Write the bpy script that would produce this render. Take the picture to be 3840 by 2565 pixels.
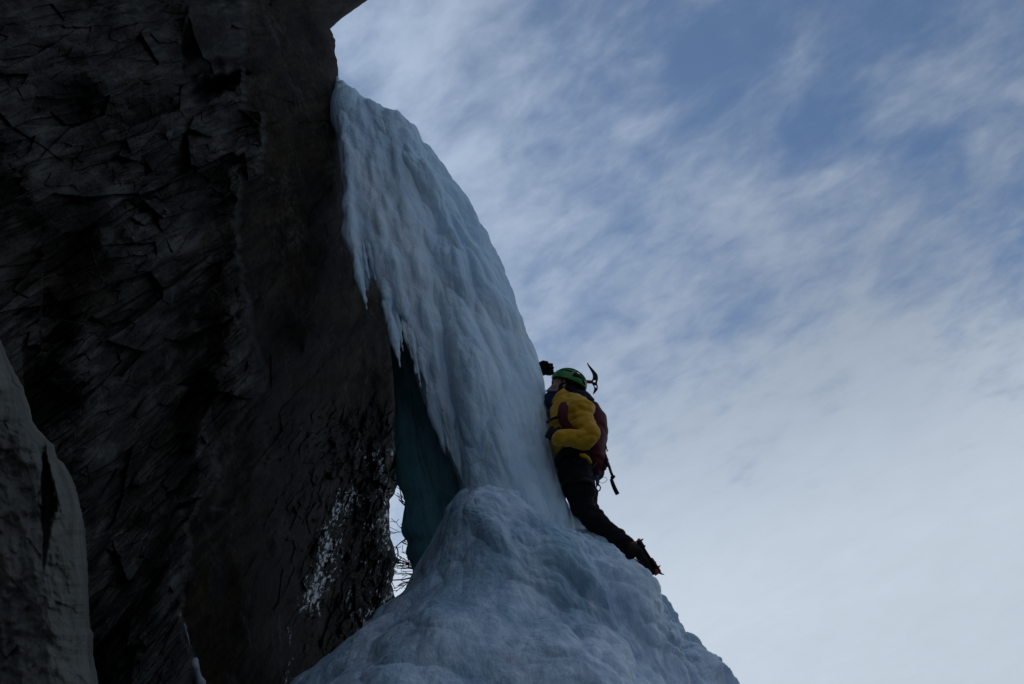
import bpy, math, random
import numpy as np
from mathutils import Vector, Matrix

for o in list(bpy.data.objects):
    bpy.data.objects.remove(o)
random.seed(7)
scene = bpy.context.scene
col = scene.collection
R_ = math.radians

# ------------------------------------------------------------------ camera
PITCH, ROLL, FPX = R_(35), R_(15), 4635.0      # focal length in pixels of the 3840 px wide photograph
CAM = np.array([0.0, 0.0, 1.6])
F = np.array([0, math.cos(PITCH), math.sin(PITCH)])
up0 = np.array([0, -math.sin(PITCH), math.cos(PITCH)])
rt0 = np.array([1.0, 0, 0])
RX = math.cos(ROLL) * rt0 - math.sin(ROLL) * up0
UX = math.sin(ROLL) * rt0 + math.cos(ROLL) * up0
cd = bpy.data.cameras.new("camera")
cam = bpy.data.objects.new("camera", cd)
col.objects.link(cam)
m = Matrix.Identity(4)
for i in range(3):
    m[i][0], m[i][1], m[i][2], m[i][3] = RX[i], UX[i], -F[i], CAM[i]
cam.matrix_world = m
cd.sensor_width = 36.0
cd.lens = 36.0 * FPX / 3840.0
cd.clip_start, cd.clip_end = 0.05, 3000
scene.camera = cam

# ------------------------------------------------------------------ light and sky
SUN_AZ, SUN_EL = R_(-28), R_(38)        # azimuth from +Y towards +X ; behind the cliff, up left
sun_dir = Vector((math.sin(SUN_AZ) * math.cos(SUN_EL), math.cos(SUN_AZ) * math.cos(SUN_EL), math.sin(SUN_EL)))
sl = bpy.data.lights.new("sun", 'SUN')
sl.energy = 0.5
sl.angle = R_(14)
sl.color = (1.0, 0.95, 0.88)
so = bpy.data.objects.new("sun", sl)
so.rotation_euler = sun_dir.to_track_quat('Z', 'Y').to_euler()
col.objects.link(so)
scene.view_settings.view_transform = 'Standard'
scene.view_settings.look = 'None'
scene.view_settings.exposure = 0.12
scene.view_settings.gamma = 1.0
scene.view_settings.use_curve_mapping = False


def raydir(px, py):
    d = F + RX * ((px - 1920) / FPX) + UX * ((1282.5 - py) / FPX)
    return d / np.linalg.norm(d)


class NT:
    """small node-tree helper"""
    def __init__(s, nt):
        s.nt = nt; s.n = nt.nodes; s.l = nt.links
    def node(s, t, **kw):
        n = s.n.new(t)
        for k, v in kw.items():
            setattr(n, k, v)
        return n
    def put(s, sock, v):
        if isinstance(v, bpy.types.NodeSocket):
            s.l.new(v, sock)
        elif v is not None:
            sock.default_value = v
    def math(s, op, a, b=None, c=None, clamp=False):
        n = s.node('ShaderNodeMath', operation=op, use_clamp=clamp)
        s.put(n.inputs[0], a)
        if b is not None: s.put(n.inputs[1], b)
        if c is not None: s.put(n.inputs[2], c)
        return n.outputs[0]
    def vmath(s, op, a, b=None):
        n = s.node('ShaderNodeVectorMath', operation=op)
        s.put(n.inputs[0], a)
        if b is not None: s.put(n.inputs[1], b)
        return n.outputs['Value'] if op in ('DOT_PRODUCT', 'LENGTH') else n.outputs[0]
    def mix(s, f, a, b):
        n = s.node('ShaderNodeMix', data_type='RGBA')
        s.put(n.inputs[0], f); s.put(n.inputs[6], a); s.put(n.inputs[7], b)
        return n.outputs[2]
    def noise(s, vec, scale, detail=4, rough=0.5, dist=0.0, out='Fac'):
        n = s.node('ShaderNodeTexNoise')
        s.put(n.inputs['Vector'], vec)
        n.inputs['Scale'].default_value = scale
        n.inputs['Detail'].default_value = detail
        n.inputs['Roughness'].default_value = rough
        n.inputs['Distortion'].default_value = dist
        return n.outputs[out]
    def ramp(s, f, lo, hi, a=0.0, b=1.0, smooth=True):
        n = s.node('ShaderNodeMapRange')
        n.interpolation_type = 'SMOOTHSTEP' if smooth else 'LINEAR'
        s.put(n.inputs[0], f)
        n.inputs[1].default_value, n.inputs[2].default_value = lo, hi
        n.inputs[3].default_value, n.inputs[4].default_value = a, b
        return n.outputs[0]
    def mapping(s, vec, rot=(0, 0, 0), scale=(1, 1, 1), loc=(0, 0, 0)):
        n = s.node('ShaderNodeMapping')
        s.put(n.inputs[0], vec)
        n.inputs['Location'].default_value = loc
        n.inputs['Rotation'].default_value = rot
        n.inputs['Scale'].default_value = scale
        return n.outputs[0]


world = bpy.data.worlds.new("World")
scene.world = world
world.use_nodes = True
w = NT(world.node_tree)
w.n.clear()
wo = w.node('ShaderNodeOutputWorld')
bg = w.node('ShaderNodeBackground')
bg.inputs['Strength'].default_value = 0.1
w.l.new(bg.outputs[0], wo.inputs[0])
sky = w.node('ShaderNodeTexSky', sky_type='NISHITA')
sky.sun_disc = False
sky.sun_elevation = SUN_EL
sky.sun_rotation = SUN_AZ
sky.altitude = 1800
sky.air_density = 1.0
sky.dust_density = 0.6
sky.ozone_density = 1.6
tc = w.node('ShaderNodeTexCoord')
dirv = w.vmath('NORMALIZE', tc.outputs['Generated'])
sep = w.node('ShaderNodeSeparateXYZ')
w.l.new(dirv, sep.inputs[0])
zz = w.math('ADD', w.math('MAXIMUM', sep.outputs[2], 0.0), 0.22)
cmb = w.node('ShaderNodeCombineXYZ')
w.put(cmb.inputs[0], w.math('DIVIDE', sep.outputs[0], zz))
w.put(cmb.inputs[1], w.math('DIVIDE', sep.outputs[1], zz))
cp = cmb.outputs[0]
def cloud_xy(d):
    return np.array([d[0], d[1]]) / (d[2] + 0.22)
_a, _b = cloud_xy(raydir(2500, 1350)), cloud_xy(raydir(3050, 750))
TH = math.atan2(_b[1] - _a[1], _b[0] - _a[0])          # the veil is combed in this direction
def combed(dth, squeeze, loc):
    r = w.mapping(cp, rot=(0, 0, -(TH + dth)))
    return w.mapping(r, scale=(squeeze, 1.0, 1.0), loc=loc)
n_big = w.noise(combed(R_(-12), 0.75, (0.4, 0.2, 0)), 4.5, 3, 0.55, 0.3)
n_mid = w.noise(combed(R_(6), 0.8, (3.1, 7.7, 0)), 12.5, 5, 0.52, 0.35)
n_fin = w.noise(combed(R_(20), 0.6, (9.1, 1.7, 0)), 38.0, 6, 0.6, 0.3)
dens = w.math('ADD', w.math('MULTIPLY', n_big, 0.62), w.math('ADD', w.math('MULTIPLY', n_mid, 1.1), w.math('MULTIPLY', n_fin, 0.48)))


def blob(dens, px, py, rad, amt):
    """a thicker or thinner patch of the cloud sheet, by direction"""
    c = raydir(px, py)
    d = w.vmath('DOT_PRODUCT', dirv, tuple(c))
    g = w.ramp(d, math.cos(rad), 1.0, 0.0, amt)
    return w.math('ADD', dens, g)


for bx, by, br, ba in [(2420, 200, 0.13, -0.20), (3160, 60, 0.18, -0.20), (3830, 650, 0.11, -0.14), (3850, 1150, 0.10, -0.12),
                       (2300, 650, 0.13, -0.05), (2450, 1080, 0.11, -0.05), (1450, 60, 0.05, -0.05),
                       (1750, 250, 0.11, 0.07), (3000, 330, 0.12, -0.02), (3150, 1120, 0.13, 0.08), (3420, 1350, 0.10, -0.06),
                       (3700, 560, 0.06, 0.07), (2000, 1050, 0.14, 0.09), (3000, 2300, 0.28, 0.22)]:
    dens = blob(dens, bx, by, br, ba)
# the sheet thickens towards the horizon
hor = w.ramp(sep.outputs[2], 0.58, 0.36, 0.0, 0.34)
dens = w.math('ADD', dens, hor)
cov = w.ramp(w.math('SUBTRACT', dens, 0.45), 0.20, 0.97, 0.14, 1.0)
sund = w.vmath('DOT_PRODUCT', dirv, tuple(sun_dir))
glow = w.math('POWER', w.math('MAXIMUM', sund, 0.0), 9.0)
cl_l = w.math('ADD', 3.15, w.math('MULTIPLY', glow, 2.8))
hz = w.ramp(sep.outputs[2], 0.56, 0.34, 0.0, 2.35)
cl_l = w.math('ADD', cl_l, hz)
cl_l = w.math('MULTIPLY', cl_l, w.math('ADD', 1.0, w.math('MULTIPLY', w.ramp(sep.outputs[2], 0.60, 0.38, 1.0, 0.35), w.math('ADD', -0.24, w.math('ADD', w.math('MULTIPLY', n_mid, 0.26), w.math('MULTIPLY', n_fin, 0.22))))))
cl = w.node('ShaderNodeMix', data_type='RGBA', blend_type='MULTIPLY')
cl.inputs[0].default_value = 1.0
w.put(cl.inputs[6], w.mix(w.ramp(sep.outputs[2], 0.62, 0.34, 0.0, 1.0), (0.745, 0.925, 1.22, 1), (0.86, 0.985, 1.13, 1)))
cc = w.node('ShaderNodeCombineColor')
for i in range(3): w.put(cc.inputs[i], cl_l)
w.l.new(cc.outputs[0], cl.inputs[7])
skyc = w.node('ShaderNodeMix', data_type='RGBA', blend_type='MULTIPLY')
skyc.inputs[0].default_value = 1.0
w.l.new(sky.outputs[0], skyc.inputs[6])
skyc.inputs[7].default_value = (0.60, 0.74, 0.82, 1)
w.l.new(w.mix(cov, skyc.outputs[2], cl.outputs[2]), bg.inputs['Color'])

# ------------------------------------------------------------------ helpers
K = 3840 / 2347.0        # the outlines below are noted in a 2347 px wide copy of the photograph
DF = FPX / K


def Pt(x, y, d):
    """numpy: points at forward depth d (metres) along the sight lines x, y (photo px of the 2347 copy)"""
    x = np.asarray(x, float); y = np.asarray(y, float); d = np.asarray(d, float)
    a = ((x - 1173.5) / DF * d)[..., None]; b = ((783.8 - y) / DF * d)[..., None]
    return CAM + F * d[..., None] + RX * a + UX * b


def Q(px, py, d):
    """one point, full-size photo px"""
    return Vector(Pt(px / K, py / K, d))


def _hash(ix, iy, iz, k):
    h = (ix.astype(np.int64) * 374761393 + iy.astype(np.int64) * 668265263 + iz.astype(np.int64) * 2147483647 + k * 1274126177) & 0xFFFFFFFF
    h = ((h ^ (h >> 13)) * 1274126177) & 0xFFFFFFFF
    h = ((h ^ (h >> 16)) * 2246822519) & 0xFFFFFFFF
    return ((h ^ (h >> 15)) & 0xFFFF) / 65535.0


def perlin(x, y, z, seed=0):
    x = np.asarray(x, float); y = np.asarray(y, float) + 0 * x; z = np.asarray(z, float) + 0 * x
    x0, y0, z0 = np.floor(x), np.floor(y), np.floor(z)
    fx, fy, fz = x - x0, y - y0, z - z0
    u, v, ww = [t * t * t * (t * (t * 6 - 15) + 10) for t in (fx, fy, fz)]
    r = 0
    for i in (0, 1):
        for j in (0, 1):
            for k in (0, 1):
                a = x0 + i, y0 + j, z0 + k
                gx = _hash(*a, seed + 1) * 2 - 1; gy = _hash(*a, seed + 2) * 2 - 1; gz = _hash(*a, seed + 3) * 2 - 1
                wgt = (u if i else 1 - u) * (v if j else 1 - v) * (ww if k else 1 - ww)
                r = r + wgt * (gx * (fx - i) + gy * (fy - j) + gz * (fz - k))
    return r * 1.5


def fbm(x, y, z, oct=4, seed=0, gain=0.5):
    a, s, r = 1.0, 1.0, 0
    for o in range(oct):
        r = r + a * perlin(x * s + 13.7 * o, y * s + 5.1 * o, z * s, seed + 7 * o)
        a *= gain; s *= 2.03
    return r


def billow(x, y, z, oct=3, seed=0, gain=0.5):
    """rounded bulges with sharp creases: 0 in the creases"""
    a, s, r = 1.0, 1.0, 0
    for o in range(oct):
        r = r + a * np.abs(perlin(x * s + 3.3 * o, y * s, z * s, seed + 11 * o)) ** 0.75 * 1.15
        a *= gain; s *= 2.1
    return r


def shards(s, t, ls, lt, amp, seed, tilt=1.0, jit=0.9):
    """angular broken facets: every cell has its own reach and its own tilt"""
    u = s / ls; v = t / lt; iu = np.floor(u); iv = np.floor(v)
    best = np.full(u.shape, 9e9); h = np.zeros(u.shape)
    for di in (-1, 0, 1):
        for dj in (-1, 0, 1):
            cu, cv = iu + di, iv + dj; z = cu * 0
            pu = cu + 0.5 + jit * (_hash(cu, cv, z, seed) - 0.5); pv = cv + 0.5 + jit * (_hash(cu, cv, z, seed + 1) - 0.5)
            du, dv = u - pu, v - pv
            d = du * du + dv * dv
            hh = _hash(cu, cv, z, seed + 2) + tilt * (du * (_hash(cu, cv, z, seed + 3) - 0.5) + dv * (_hash(cu, cv, z, seed + 4) - 0.62) * 1.3)
            m = d < best
            best = np.where(m, d, best); h = np.where(m, hh, h)
    return amp * h


def sstep(a, b, t):
    t = np.clip((t - a) / (b - a), 0, 1)
    return t * t * (3 - 2 * t)


def tag(o, label=None, cat=None, group=None, kind=None):
    if label: o['label'] = label
    if cat: o['category'] = cat
    if group: o['group'] = group
    if kind: o['kind'] = kind
    return o


def empty(name, loc):
    o = bpy.data.objects.new(name, None)
    o.location = loc; o.empty_display_size = 0.1
    col.objects.link(o)
    return o


def link(name, me, mat, parent=None, smooth=True):
    o = bpy.data.objects.new(name, me)
    col.objects.link(o)
    if mat: me.materials.append(mat)
    me.polygons.foreach_set('use_smooth', [smooth] * len(me.polygons))
    if parent is not None:
        o.parent = parent
        o.matrix_parent_inverse = Matrix.Translation(-Vector(parent.location)) if parent.parent is None else Matrix.Identity(4)
        if parent.parent is not None:
            o.matrix_parent_inverse = Matrix.Identity(4)
    return o


def grid_mesh(name, P, mat, parent=None, close_u=False, attrs=None, smooth=True, flip=False, caps=False):
    nr, nc, _ = P.shape
    idx = np.arange(nr * nc).reshape(nr, nc)
    if close_u:
        idx = np.concatenate([idx, idx[:, :1]], 1)
    a, b, c, d = idx[:-1, :-1], idx[:-1, 1:], idx[1:, 1:], idx[1:, :-1]
    q = np.stack([a, b, c, d] if not flip else [a, d, c, b], -1).reshape(-1, 4)
    me = bpy.data.meshes.new(name)
    me.vertices.add(nr * nc)
    me.vertices.foreach_set('co', P.reshape(-1).astype(np.float32))
    me.loops.add(q.size)
    me.loops.foreach_set('vertex_index', q.reshape(-1).astype(np.int32))
    me.polygons.add(len(q))
    me.polygons.foreach_set('loop_start', np.arange(0, q.size, 4, dtype=np.int32))
    try: me.polygons.foreach_set('loop_total', np.full(len(q), 4, dtype=np.int32))
    except Exception: pass
    me.update(calc_edges=True)
    for k, v in (attrs or {}).items():
        at = me.attributes.new(k, 'FLOAT', 'POINT')
        at.data.foreach_set('value', v.reshape(-1).astype(np.float32))
    return link(name, me, mat, parent, smooth)


def interp(y, tab):
    t = sorted(tab)
    return np.interp(y, [a for a, b in t], [b for a, b in t])


def grid_normals(P, close_u=False):
    if close_u:
        du = np.roll(P, -1, 1) - np.roll(P, 1, 1)
    else:
        du = np.gradient(P, axis=1)
    dv = np.gradient(P, axis=0)
    n = np.cross(du, dv)
    return n / (np.linalg.norm(n, axis=-1, keepdims=True) + 1e-9)


class MB:
    """collects tubes, lofts, ellipsoids and plates into one mesh"""
    def __init__(s): s.v = []; s.f = []
    def ring_loft(s, rings, cap=True):
        n = len(rings[0]); b0 = len(s.v)
        for r in rings: s.v += [tuple(p) for p in r]
        for i in range(len(rings) - 1):
            for j in range(n):
                a = b0 + i * n + j; b = b0 + i * n + (j + 1) % n
                s.f.append((a, b, b + n, a + n))
        if cap:
            s.f.append(tuple(b0 + j for j in reversed(range(n))))
            s.f.append(tuple(b0 + (len(rings) - 1) * n + j for j in range(n)))
        return s
    def tube(s, pts, rad, seg=10, flat=None, side=None):
        """flat: width factor along side vector"""
        pts = [Vector(p) for p in pts]
        if not hasattr(rad, '__len__'): rad = [rad] * len(pts)
        rings = []; ref = Vector(side) if side is not None else None
        for i, p in enumerate(pts):
            t = (pts[min(i + 1, len(pts) - 1)] - pts[max(i - 1, 0)]).normalized()
            if ref is None or abs(t.dot(ref.normalized())) > 0.99:
                ref = t.orthogonal()
            a = (ref - t * ref.dot(t)).normalized(); b = t.cross(a)
            if side is None: ref = a
            k = flat or 1.0
            rings.append([p + a * (math.cos(2 * math.pi * j / seg) * rad[i] * k) + b * (math.sin(2 * math.pi * j / seg) * rad[i]) for j in range(seg)])
        return s.ring_loft(rings)
    def ell(s, c, ax, ay, az, nu=20, nv=12):
        """ellipsoid with full semi-axis vectors"""
        c = Vector(c); rings = []
        for i in range(nv + 1):
            ph = -math.pi / 2 + math.pi * (i + 0.5) / (nv + 1)
            rings.append([c + Vector(az) * math.sin(ph) + (Vector(ax) * math.cos(2 * math.pi * j / nu) + Vector(ay) * math.sin(2 * math.pi * j / nu)) * math.cos(ph) for j in range(nu)])
        return s.ring_loft(rings)
    def limb(s, pts, rad, seg=16):
        s.tube(pts, rad, seg)
        for p, r in zip(pts, rad):
            s.ell(p, (r, 0, 0), (0, r, 0), (0, 0, r), 16, 8)
        return s
    def plate(s, outline, normal, th):
        """closed outline (list of Vectors) given a thickness"""
        n = Vector(normal).normalized() * (th / 2)
        b0 = len(s.v); k = len(outline)
        s.v += [tuple(Vector(p) + n) for p in outline] + [tuple(Vector(p) - n) for p in outline]
        s.f.append(tuple(range(b0, b0 + k))); s.f.append(tuple(reversed(range(b0 + k, b0 + 2 * k))))
        for i in range(k):
            j = (i + 1) % k
            s.f.append((b0 + i, b0 + k + i, b0 + k + j, b0 + j))
        return s
    def build(s, name, mat, parent=None, smooth=True, voxel=None, sm=0, disp=None):
        me = bpy.data.meshes.new(name)
        me.from_pydata(s.v, [], s.f); me.update()
        o = link(name, me, mat, parent, smooth)
        if voxel:
            md = o.modifiers.new('remesh', 'REMESH'); md.mode = 'VOXEL'; md.voxel_size = voxel; md.use_smooth_shade = True
            if sm:
                m2 = o.modifiers.new('smooth', 'SMOOTH'); m2.iterations = sm; m2.factor = 0.5
            dg = bpy.context.evaluated_depsgraph_get()
            dg.update()
            me2 = bpy.data.meshes.new_from_object(o.evaluated_get(dg))
            o.modifiers.clear(); o.data = me2
            if mat and not me2.materials: me2.materials.append(mat)
            n = len(me2.vertices)
            if disp and n:
                co = np.empty(n * 3); me2.vertices.foreach_get('co', co); co = co.reshape(-1, 3)
                no = np.empty(n * 3); me2.vertices.foreach_get('normal', no); no = no.reshape(-1, 3)
                co = co + no * disp(co)[:, None]
                me2.vertices.foreach_set('co', co.reshape(-1)); me2.update()
            me2.polygons.foreach_set('use_smooth', [True] * len(me2.polygons))
        return o


# ------------------------------------------------------------------ materials
def new_mat(name):
    mt = bpy.data.materials.new(name); mt.use_nodes = True
    t = NT(mt.node_tree)
    b = t.n['Principled BSDF']
    return mt, t, b


def simple(name, colr, rough=0.6, metal=0.0, bump=0.0, bscale=60, var=0.25, sheen=0.0):
    mt, t, b = new_mat(name)
    co = t.node('ShaderNodeTexCoord').outputs['Object']
    n = t.noise(co, bscale, 5, 0.6)
    n2 = t.noise(co, 9.0, 3, 0.5)
    c2 = tuple(c * (1 - var) for c in colr) + (1,)
    t.put(b.inputs['Base Color'], t.mix(n2, colr + (1,), c2))
    b.inputs['Roughness'].default_value = rough
    b.inputs['Metallic'].default_value = metal
    b.inputs['Specular IOR Level'].default_value = 0.2 if (rough >= 0.6 and metal == 0) else 0.5
    if sheen: b.inputs['Sheen Weight'].default_value = sheen
    if bump:
        bp = t.node('ShaderNodeBump'); bp.inputs['Strength'].default_value = bump; bp.inputs['Distance'].default_value = 0.004
        t.put(bp.inputs['Height'], n); t.put(b.inputs['Normal'], bp.outputs[0])
    return mt


def attr(t, name):
    n = t.node('ShaderNodeAttribute'); n.attribute_name = name
    return n.outputs['Fac']


def ice_mat(name, white, blue, rough=0.35, sss=0.35, bumpd=0.012, thresh=(0.35, 0.7)):
    mt, t, b = new_mat(name)
    co = t.node('ShaderNodeTexCoord').outputs['Object']
    st = t.mapping(co, scale=(1, 1, 0.3))
    n1 = t.noise(st, 1.5, 6, 0.6, 0.6)
    n2 = t.noise(st, 14, 6, 0.65, 0.3)
    f = t.ramp(t.math('ADD', t.math('MULTIPLY', n1, 0.65), t.math('MULTIPLY', n2, 0.35)), thresh[0], thresh[1])
    t.put(b.inputs['Base Color'], t.mix(f, blue + (1,), white + (1,)))
    b.inputs['Roughness'].default_value = rough
    t.put(b.inputs['Roughness'], t.ramp(n2, 0.3, 0.7, rough - 0.12, rough + 0.2))
    b.inputs['IOR'].default_value = 1.31
    b.inputs['Subsurface Weight'].default_value = sss
    b.inputs['Subsurface Radius'].default_value = (0.35, 0.7, 1.0)
    b.inputs['Subsurface Scale'].default_value = 0.07
    n3 = t.math('ADD', t.noise(st, 34, 6, 0.62, 0.2), t.math('MULTIPLY', t.noise(t.mapping(co, scale=(1, 1, 0.5)), 11, 5, 0.6, 0.4), 1.6))
    n4 = t.noise(co, 120, 3, 0.6)
    h = t.math('ADD', t.math('MULTIPLY', n3, 1.0), t.math('MULTIPLY', n4, 0.22))
    bp = t.node('ShaderNodeBump'); bp.inputs['Strength'].default_value = 0.8; bp.inputs['Distance'].default_value = bumpd
    t.put(bp.inputs['Height'], h); t.put(b.inputs['Normal'], bp.outputs[0])
    return mt


M = {}
M['ice'] = ice_mat('pale_ice', (0.69, 0.84, 0.97), (0.46, 0.67, 0.86))
M['curtain_ice'] = ice_mat('milky_ice', (0.72, 0.84, 0.97), (0.50, 0.69, 0.87), bumpd=0.014)
M['mound_ice'] = ice_mat('lumpy_ice', (0.70, 0.82, 0.97), (0.30, 0.46, 0.60), bumpd=0.018, thresh=(0.40, 0.60))
M['clear_ice'] = ice_mat('teal_clear_ice', (0.15, 0.38, 0.44), (0.055, 0.17, 0.21), rough=0.25, sss=0.4, bumpd=0.008)


def rock_mat():
    mt, t, b = new_mat('layered_dark_rock')
    co = t.node('ShaderNodeTexCoord').outputs['Object']
    at = t.node('ShaderNodeAttribute'); at.attribute_name = 'strata'   # vector: along, across, relief
    lv = t.mapping(at.outputs['Vector'], scale=(1.3, 6.0, 1.0))
    bands = t.noise(lv, 2.2, 8, 0.65, 0.8)
    patch = t.noise(co, 1.3, 5, 0.6, 0.4)
    fine = t.noise(co, 22, 7, 0.7)
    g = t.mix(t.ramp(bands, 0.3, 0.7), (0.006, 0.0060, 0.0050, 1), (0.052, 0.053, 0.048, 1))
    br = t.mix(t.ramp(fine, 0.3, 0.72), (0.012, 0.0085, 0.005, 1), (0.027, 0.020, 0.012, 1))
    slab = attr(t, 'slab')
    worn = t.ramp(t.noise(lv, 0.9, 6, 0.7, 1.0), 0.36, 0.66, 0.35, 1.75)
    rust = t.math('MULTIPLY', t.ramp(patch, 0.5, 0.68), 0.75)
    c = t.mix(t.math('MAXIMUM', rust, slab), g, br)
    vm = t.node('ShaderNodeVectorMath', operation='SCALE'); t.put(vm.inputs[0], c); t.put(vm.inputs['Scale'], t.math('MULTIPLY', worn, t.ramp(attr(t, 'wet_shade'), 0, 1, 1.15, 0.55))); c = vm.outputs[0]  # seepage and painted recess shade both darken the rock colour
    # pale lichen / calcite bloom
    bloom = t.math('MULTIPLY', t.ramp(t.noise(co, 2.4, 8, 0.72, 0.6), 0.52, 0.72), t.ramp(fine, 0.35, 0.65))
    c = t.mix(t.math('MULTIPLY', bloom, 0.8), c, (0.12, 0.125, 0.12, 1))
    # frost and verglas flecks in the wet recess, sky glints on its facets painted pale too
    fv = t.mapping(at.outputs['Vector'], rot=(0, 0, R_(-18)), scale=(13.0, 30.0, 5.0))
    fl = t.noise(fv, 1.0, 6, 0.72, 0.9)
    fl = t.math('ADD', fl, t.math('MULTIPLY', attr(t, 'frost_glint'), 0.34))
    fmask = t.ramp(fl, 0.785, 0.87)
    c = t.mix(fmask, c, (0.72, 0.80, 0.86, 1))
    t.put(b.inputs['Base Color'], c)
    t.put(b.inputs['Roughness'], t.ramp(fmask, 0, 1, 0.72, 0.3))
    t.put(b.inputs['Specular IOR Level'], t.ramp(fmask, 0, 1, 0.08, 0.6))
    h = t.math('ADD', t.math('MULTIPLY', bands, 0.35), t.math('MULTIPLY', fine, 0.5))
    h = t.math('ADD', h, t.math('MULTIPLY', t.noise(co, 90, 4, 0.6), 0.12))
    bp = t.node('ShaderNodeBump'); bp.inputs['Strength'].default_value = 0.9; bp.inputs['Distance'].default_value = 0.05
    t.put(bp.inputs['Height'], h); t.put(b.inputs['Normal'], bp.outputs[0])
    return mt


def outcrop_mat():
    mt, t, b = new_mat('grey_green_rock')
    co = t.node('ShaderNodeTexCoord').outputs['Object']
    st = t.mapping(co, rot=(0, R_(-8), 0), scale=(1, 1, 0.22))
    n1 = t.noise(st, 5.5, 8, 0.68, 0.6)
    n2 = t.noise(co, 30, 6, 0.7)
    n3 = t.noise(co, 3.0, 4, 0.6)
    c = t.mix(t.ramp(n1, 0.3, 0.7), (0.035, 0.038, 0.034, 1), (0.125, 0.128, 0.112, 1))
    c = t.mix(t.math('MULTIPLY', t.ramp(n3, 0.5, 0.75), 0.5), c, (0.10, 0.085, 0.06, 1))
    c = t.mix(t.math('MULTIPLY', t.ramp(n2, 0.58, 0.75), 0.35), c, (0.19, 0.20, 0.19, 1))
    t.put(b.inputs['Base Color'], c)
    b.inputs['Roughness'].default_value = 0.85
    bp = t.node('ShaderNodeBump'); bp.inputs['Strength'].default_value = 0.8; bp.inputs['Distance'].default_value = 0.03
    t.put(bp.inputs['Height'], t.math('ADD', n1, t.math('MULTIPLY', n2, 0.35))); t.put(b.inputs['Normal'], bp.outputs[0])
    return mt


def ground_mat():
    mt, t, b = new_mat('scree_and_old_snow')
    co = t.node('ShaderNodeTexCoord').outputs['Object']
    n1 = t.noise(co, 0.35, 8, 0.65, 0.5)
    n2 = t.noise(co, 6.0, 6, 0.7)
    c = t.mix(t.ramp(n2, 0.3, 0.7), (0.04, 0.045, 0.045, 1), (0.12, 0.12, 0.11, 1))
    c = t.mix(t.ramp(n1, 0.56, 0.62), c, (0.75, 0.78, 0.82, 1))
    t.put(b.inputs['Base Color'], c)
    b.inputs['Roughness'].default_value = 0.9
    bp = t.node('ShaderNodeBump'); bp.inputs['Distance'].default_value = 0.1
    t.put(bp.inputs['Height'], n2); t.put(b.inputs['Normal'], bp.outputs[0])
    return mt


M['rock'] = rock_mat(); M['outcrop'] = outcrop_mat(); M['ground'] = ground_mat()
M['bark'] = simple('dark_bark', (0.06, 0.045, 0.035), 0.9, bump=0.5)
M['skin'] = simple('skin', (0.42, 0.25, 0.18), 0.55, var=0.1)
M['beard'] = simple('dark_hair', (0.025, 0.018, 0.014), 0.8, bump=0.6, bscale=200)
M['yellow'] = simple('yellow_shell_fabric', (0.60, 0.32, 0.008), 0.65, bump=0.4, bscale=35, var=0.22, sheen=0.2)
M['navy'] = simple('navy_fabric', (0.015, 0.025, 0.06), 0.8, bump=0.3)
M['blue'] = simple('blue_fabric', (0.015, 0.10, 0.22), 0.7)
M['black'] = simple('black_fabric', (0.005, 0.0055, 0.007), 0.85, bump=0.5, bscale=40)
M['glove'] = simple('black_glove', (0.010, 0.011, 0.013), 0.7, bump=0.4)
M['green'] = simple('green_helmet_shell', (0.02, 0.20, 0.03), 0.38, var=0.1)
M['liner'] = simple('black_helmet_foam', (0.010, 0.012, 0.012), 0.8)
M['maroon'] = simple('maroon_pack_fabric', (0.085, 0.010, 0.018), 0.7, bump=0.4, bscale=45)
M['web'] = simple('black_webbing', (0.014, 0.012, 0.014), 0.7)
M['steel'] = simple('dark_steel', (0.10, 0.10, 0.12), 0.4, metal=0.9)
M['alloy'] = simple('grey_alloy', (0.35, 0.36, 0.38), 0.35, metal=0.9)
M['red'] = simple('red_anodised_alloy', (0.38, 0.045, 0.02), 0.45, metal=0.3)
M['boot'] = simple('boot_leather', (0.018, 0.008, 0.007), 0.6, bump=0.4)
M['cred'] = simple('red_crampon_plate', (0.40, 0.03, 0.015), 0.5)

# ------------------------------------------------------------------ terrain
gx = np.concatenate([np.linspace(-900, -40, 14), np.linspace(-36, 36, 120), np.linspace(40, 900, 14)])
gy = np.concatenate([np.linspace(-900, -40, 14), np.linspace(-36, 40, 120), np.linspace(45, 900, 14)])
GX, GY = np.meshgrid(gx, gy)
GZ = 0.3 * fbm(GX * 0.25, GY * 0.25, 0.3, 4) + 2.2 * sstep(4, 16, GY) * sstep(60, 20, GY) + 0 * GX
GZ = GZ - 0.2 * sstep(3, 0, np.hypot(GX, GY))
# unseen valley side, added behind the camera to cut sky light
GZ = GZ + 34 * sstep(-8, -60, GY) * (1 + 0.15 * perlin(GX * 0.03, GY * 0.03, 0.0)) + 18 * sstep(400, 900, np.hypot(GX, GY)) * (1 + perlin(GX * 0.005, GY * 0.005, 2.0))
g = grid_mesh('ground', np.stack([GX, GY, GZ], -1), M['ground'])
tag(g, kind='structure')

# ------------------------------------------------------------------ cliff
edge_tab = [(-700, 1500), (-400, 1290), (-200, 1090), (-60, 905), (0, 842), (12, 826), (22, 812), (40, 786), (50, 775), (66, 757), (72, 760), (84, 763), (92, 769), (104, 769), (116, 766), (124, 769), (140, 773), (160, 775), (200, 775),
            (235, 773), (262, 778), (300, 784), (350, 788), (420, 796), (470, 798), (520, 800), (560, 812), (600, 850), (640, 880), (680, 905), (720, 915), (1060, 925), (1085, 912), (1108, 913), (1120, 908), (1136, 900),
            (1145, 893), (1182, 892), (1227, 895), (1255, 902), (1272, 906), (1283, 911), (1302, 904), (1320, 903), (1337, 897), (1369, 905), (1420, 960), (1560, 1000), (2200, 1000)]


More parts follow.
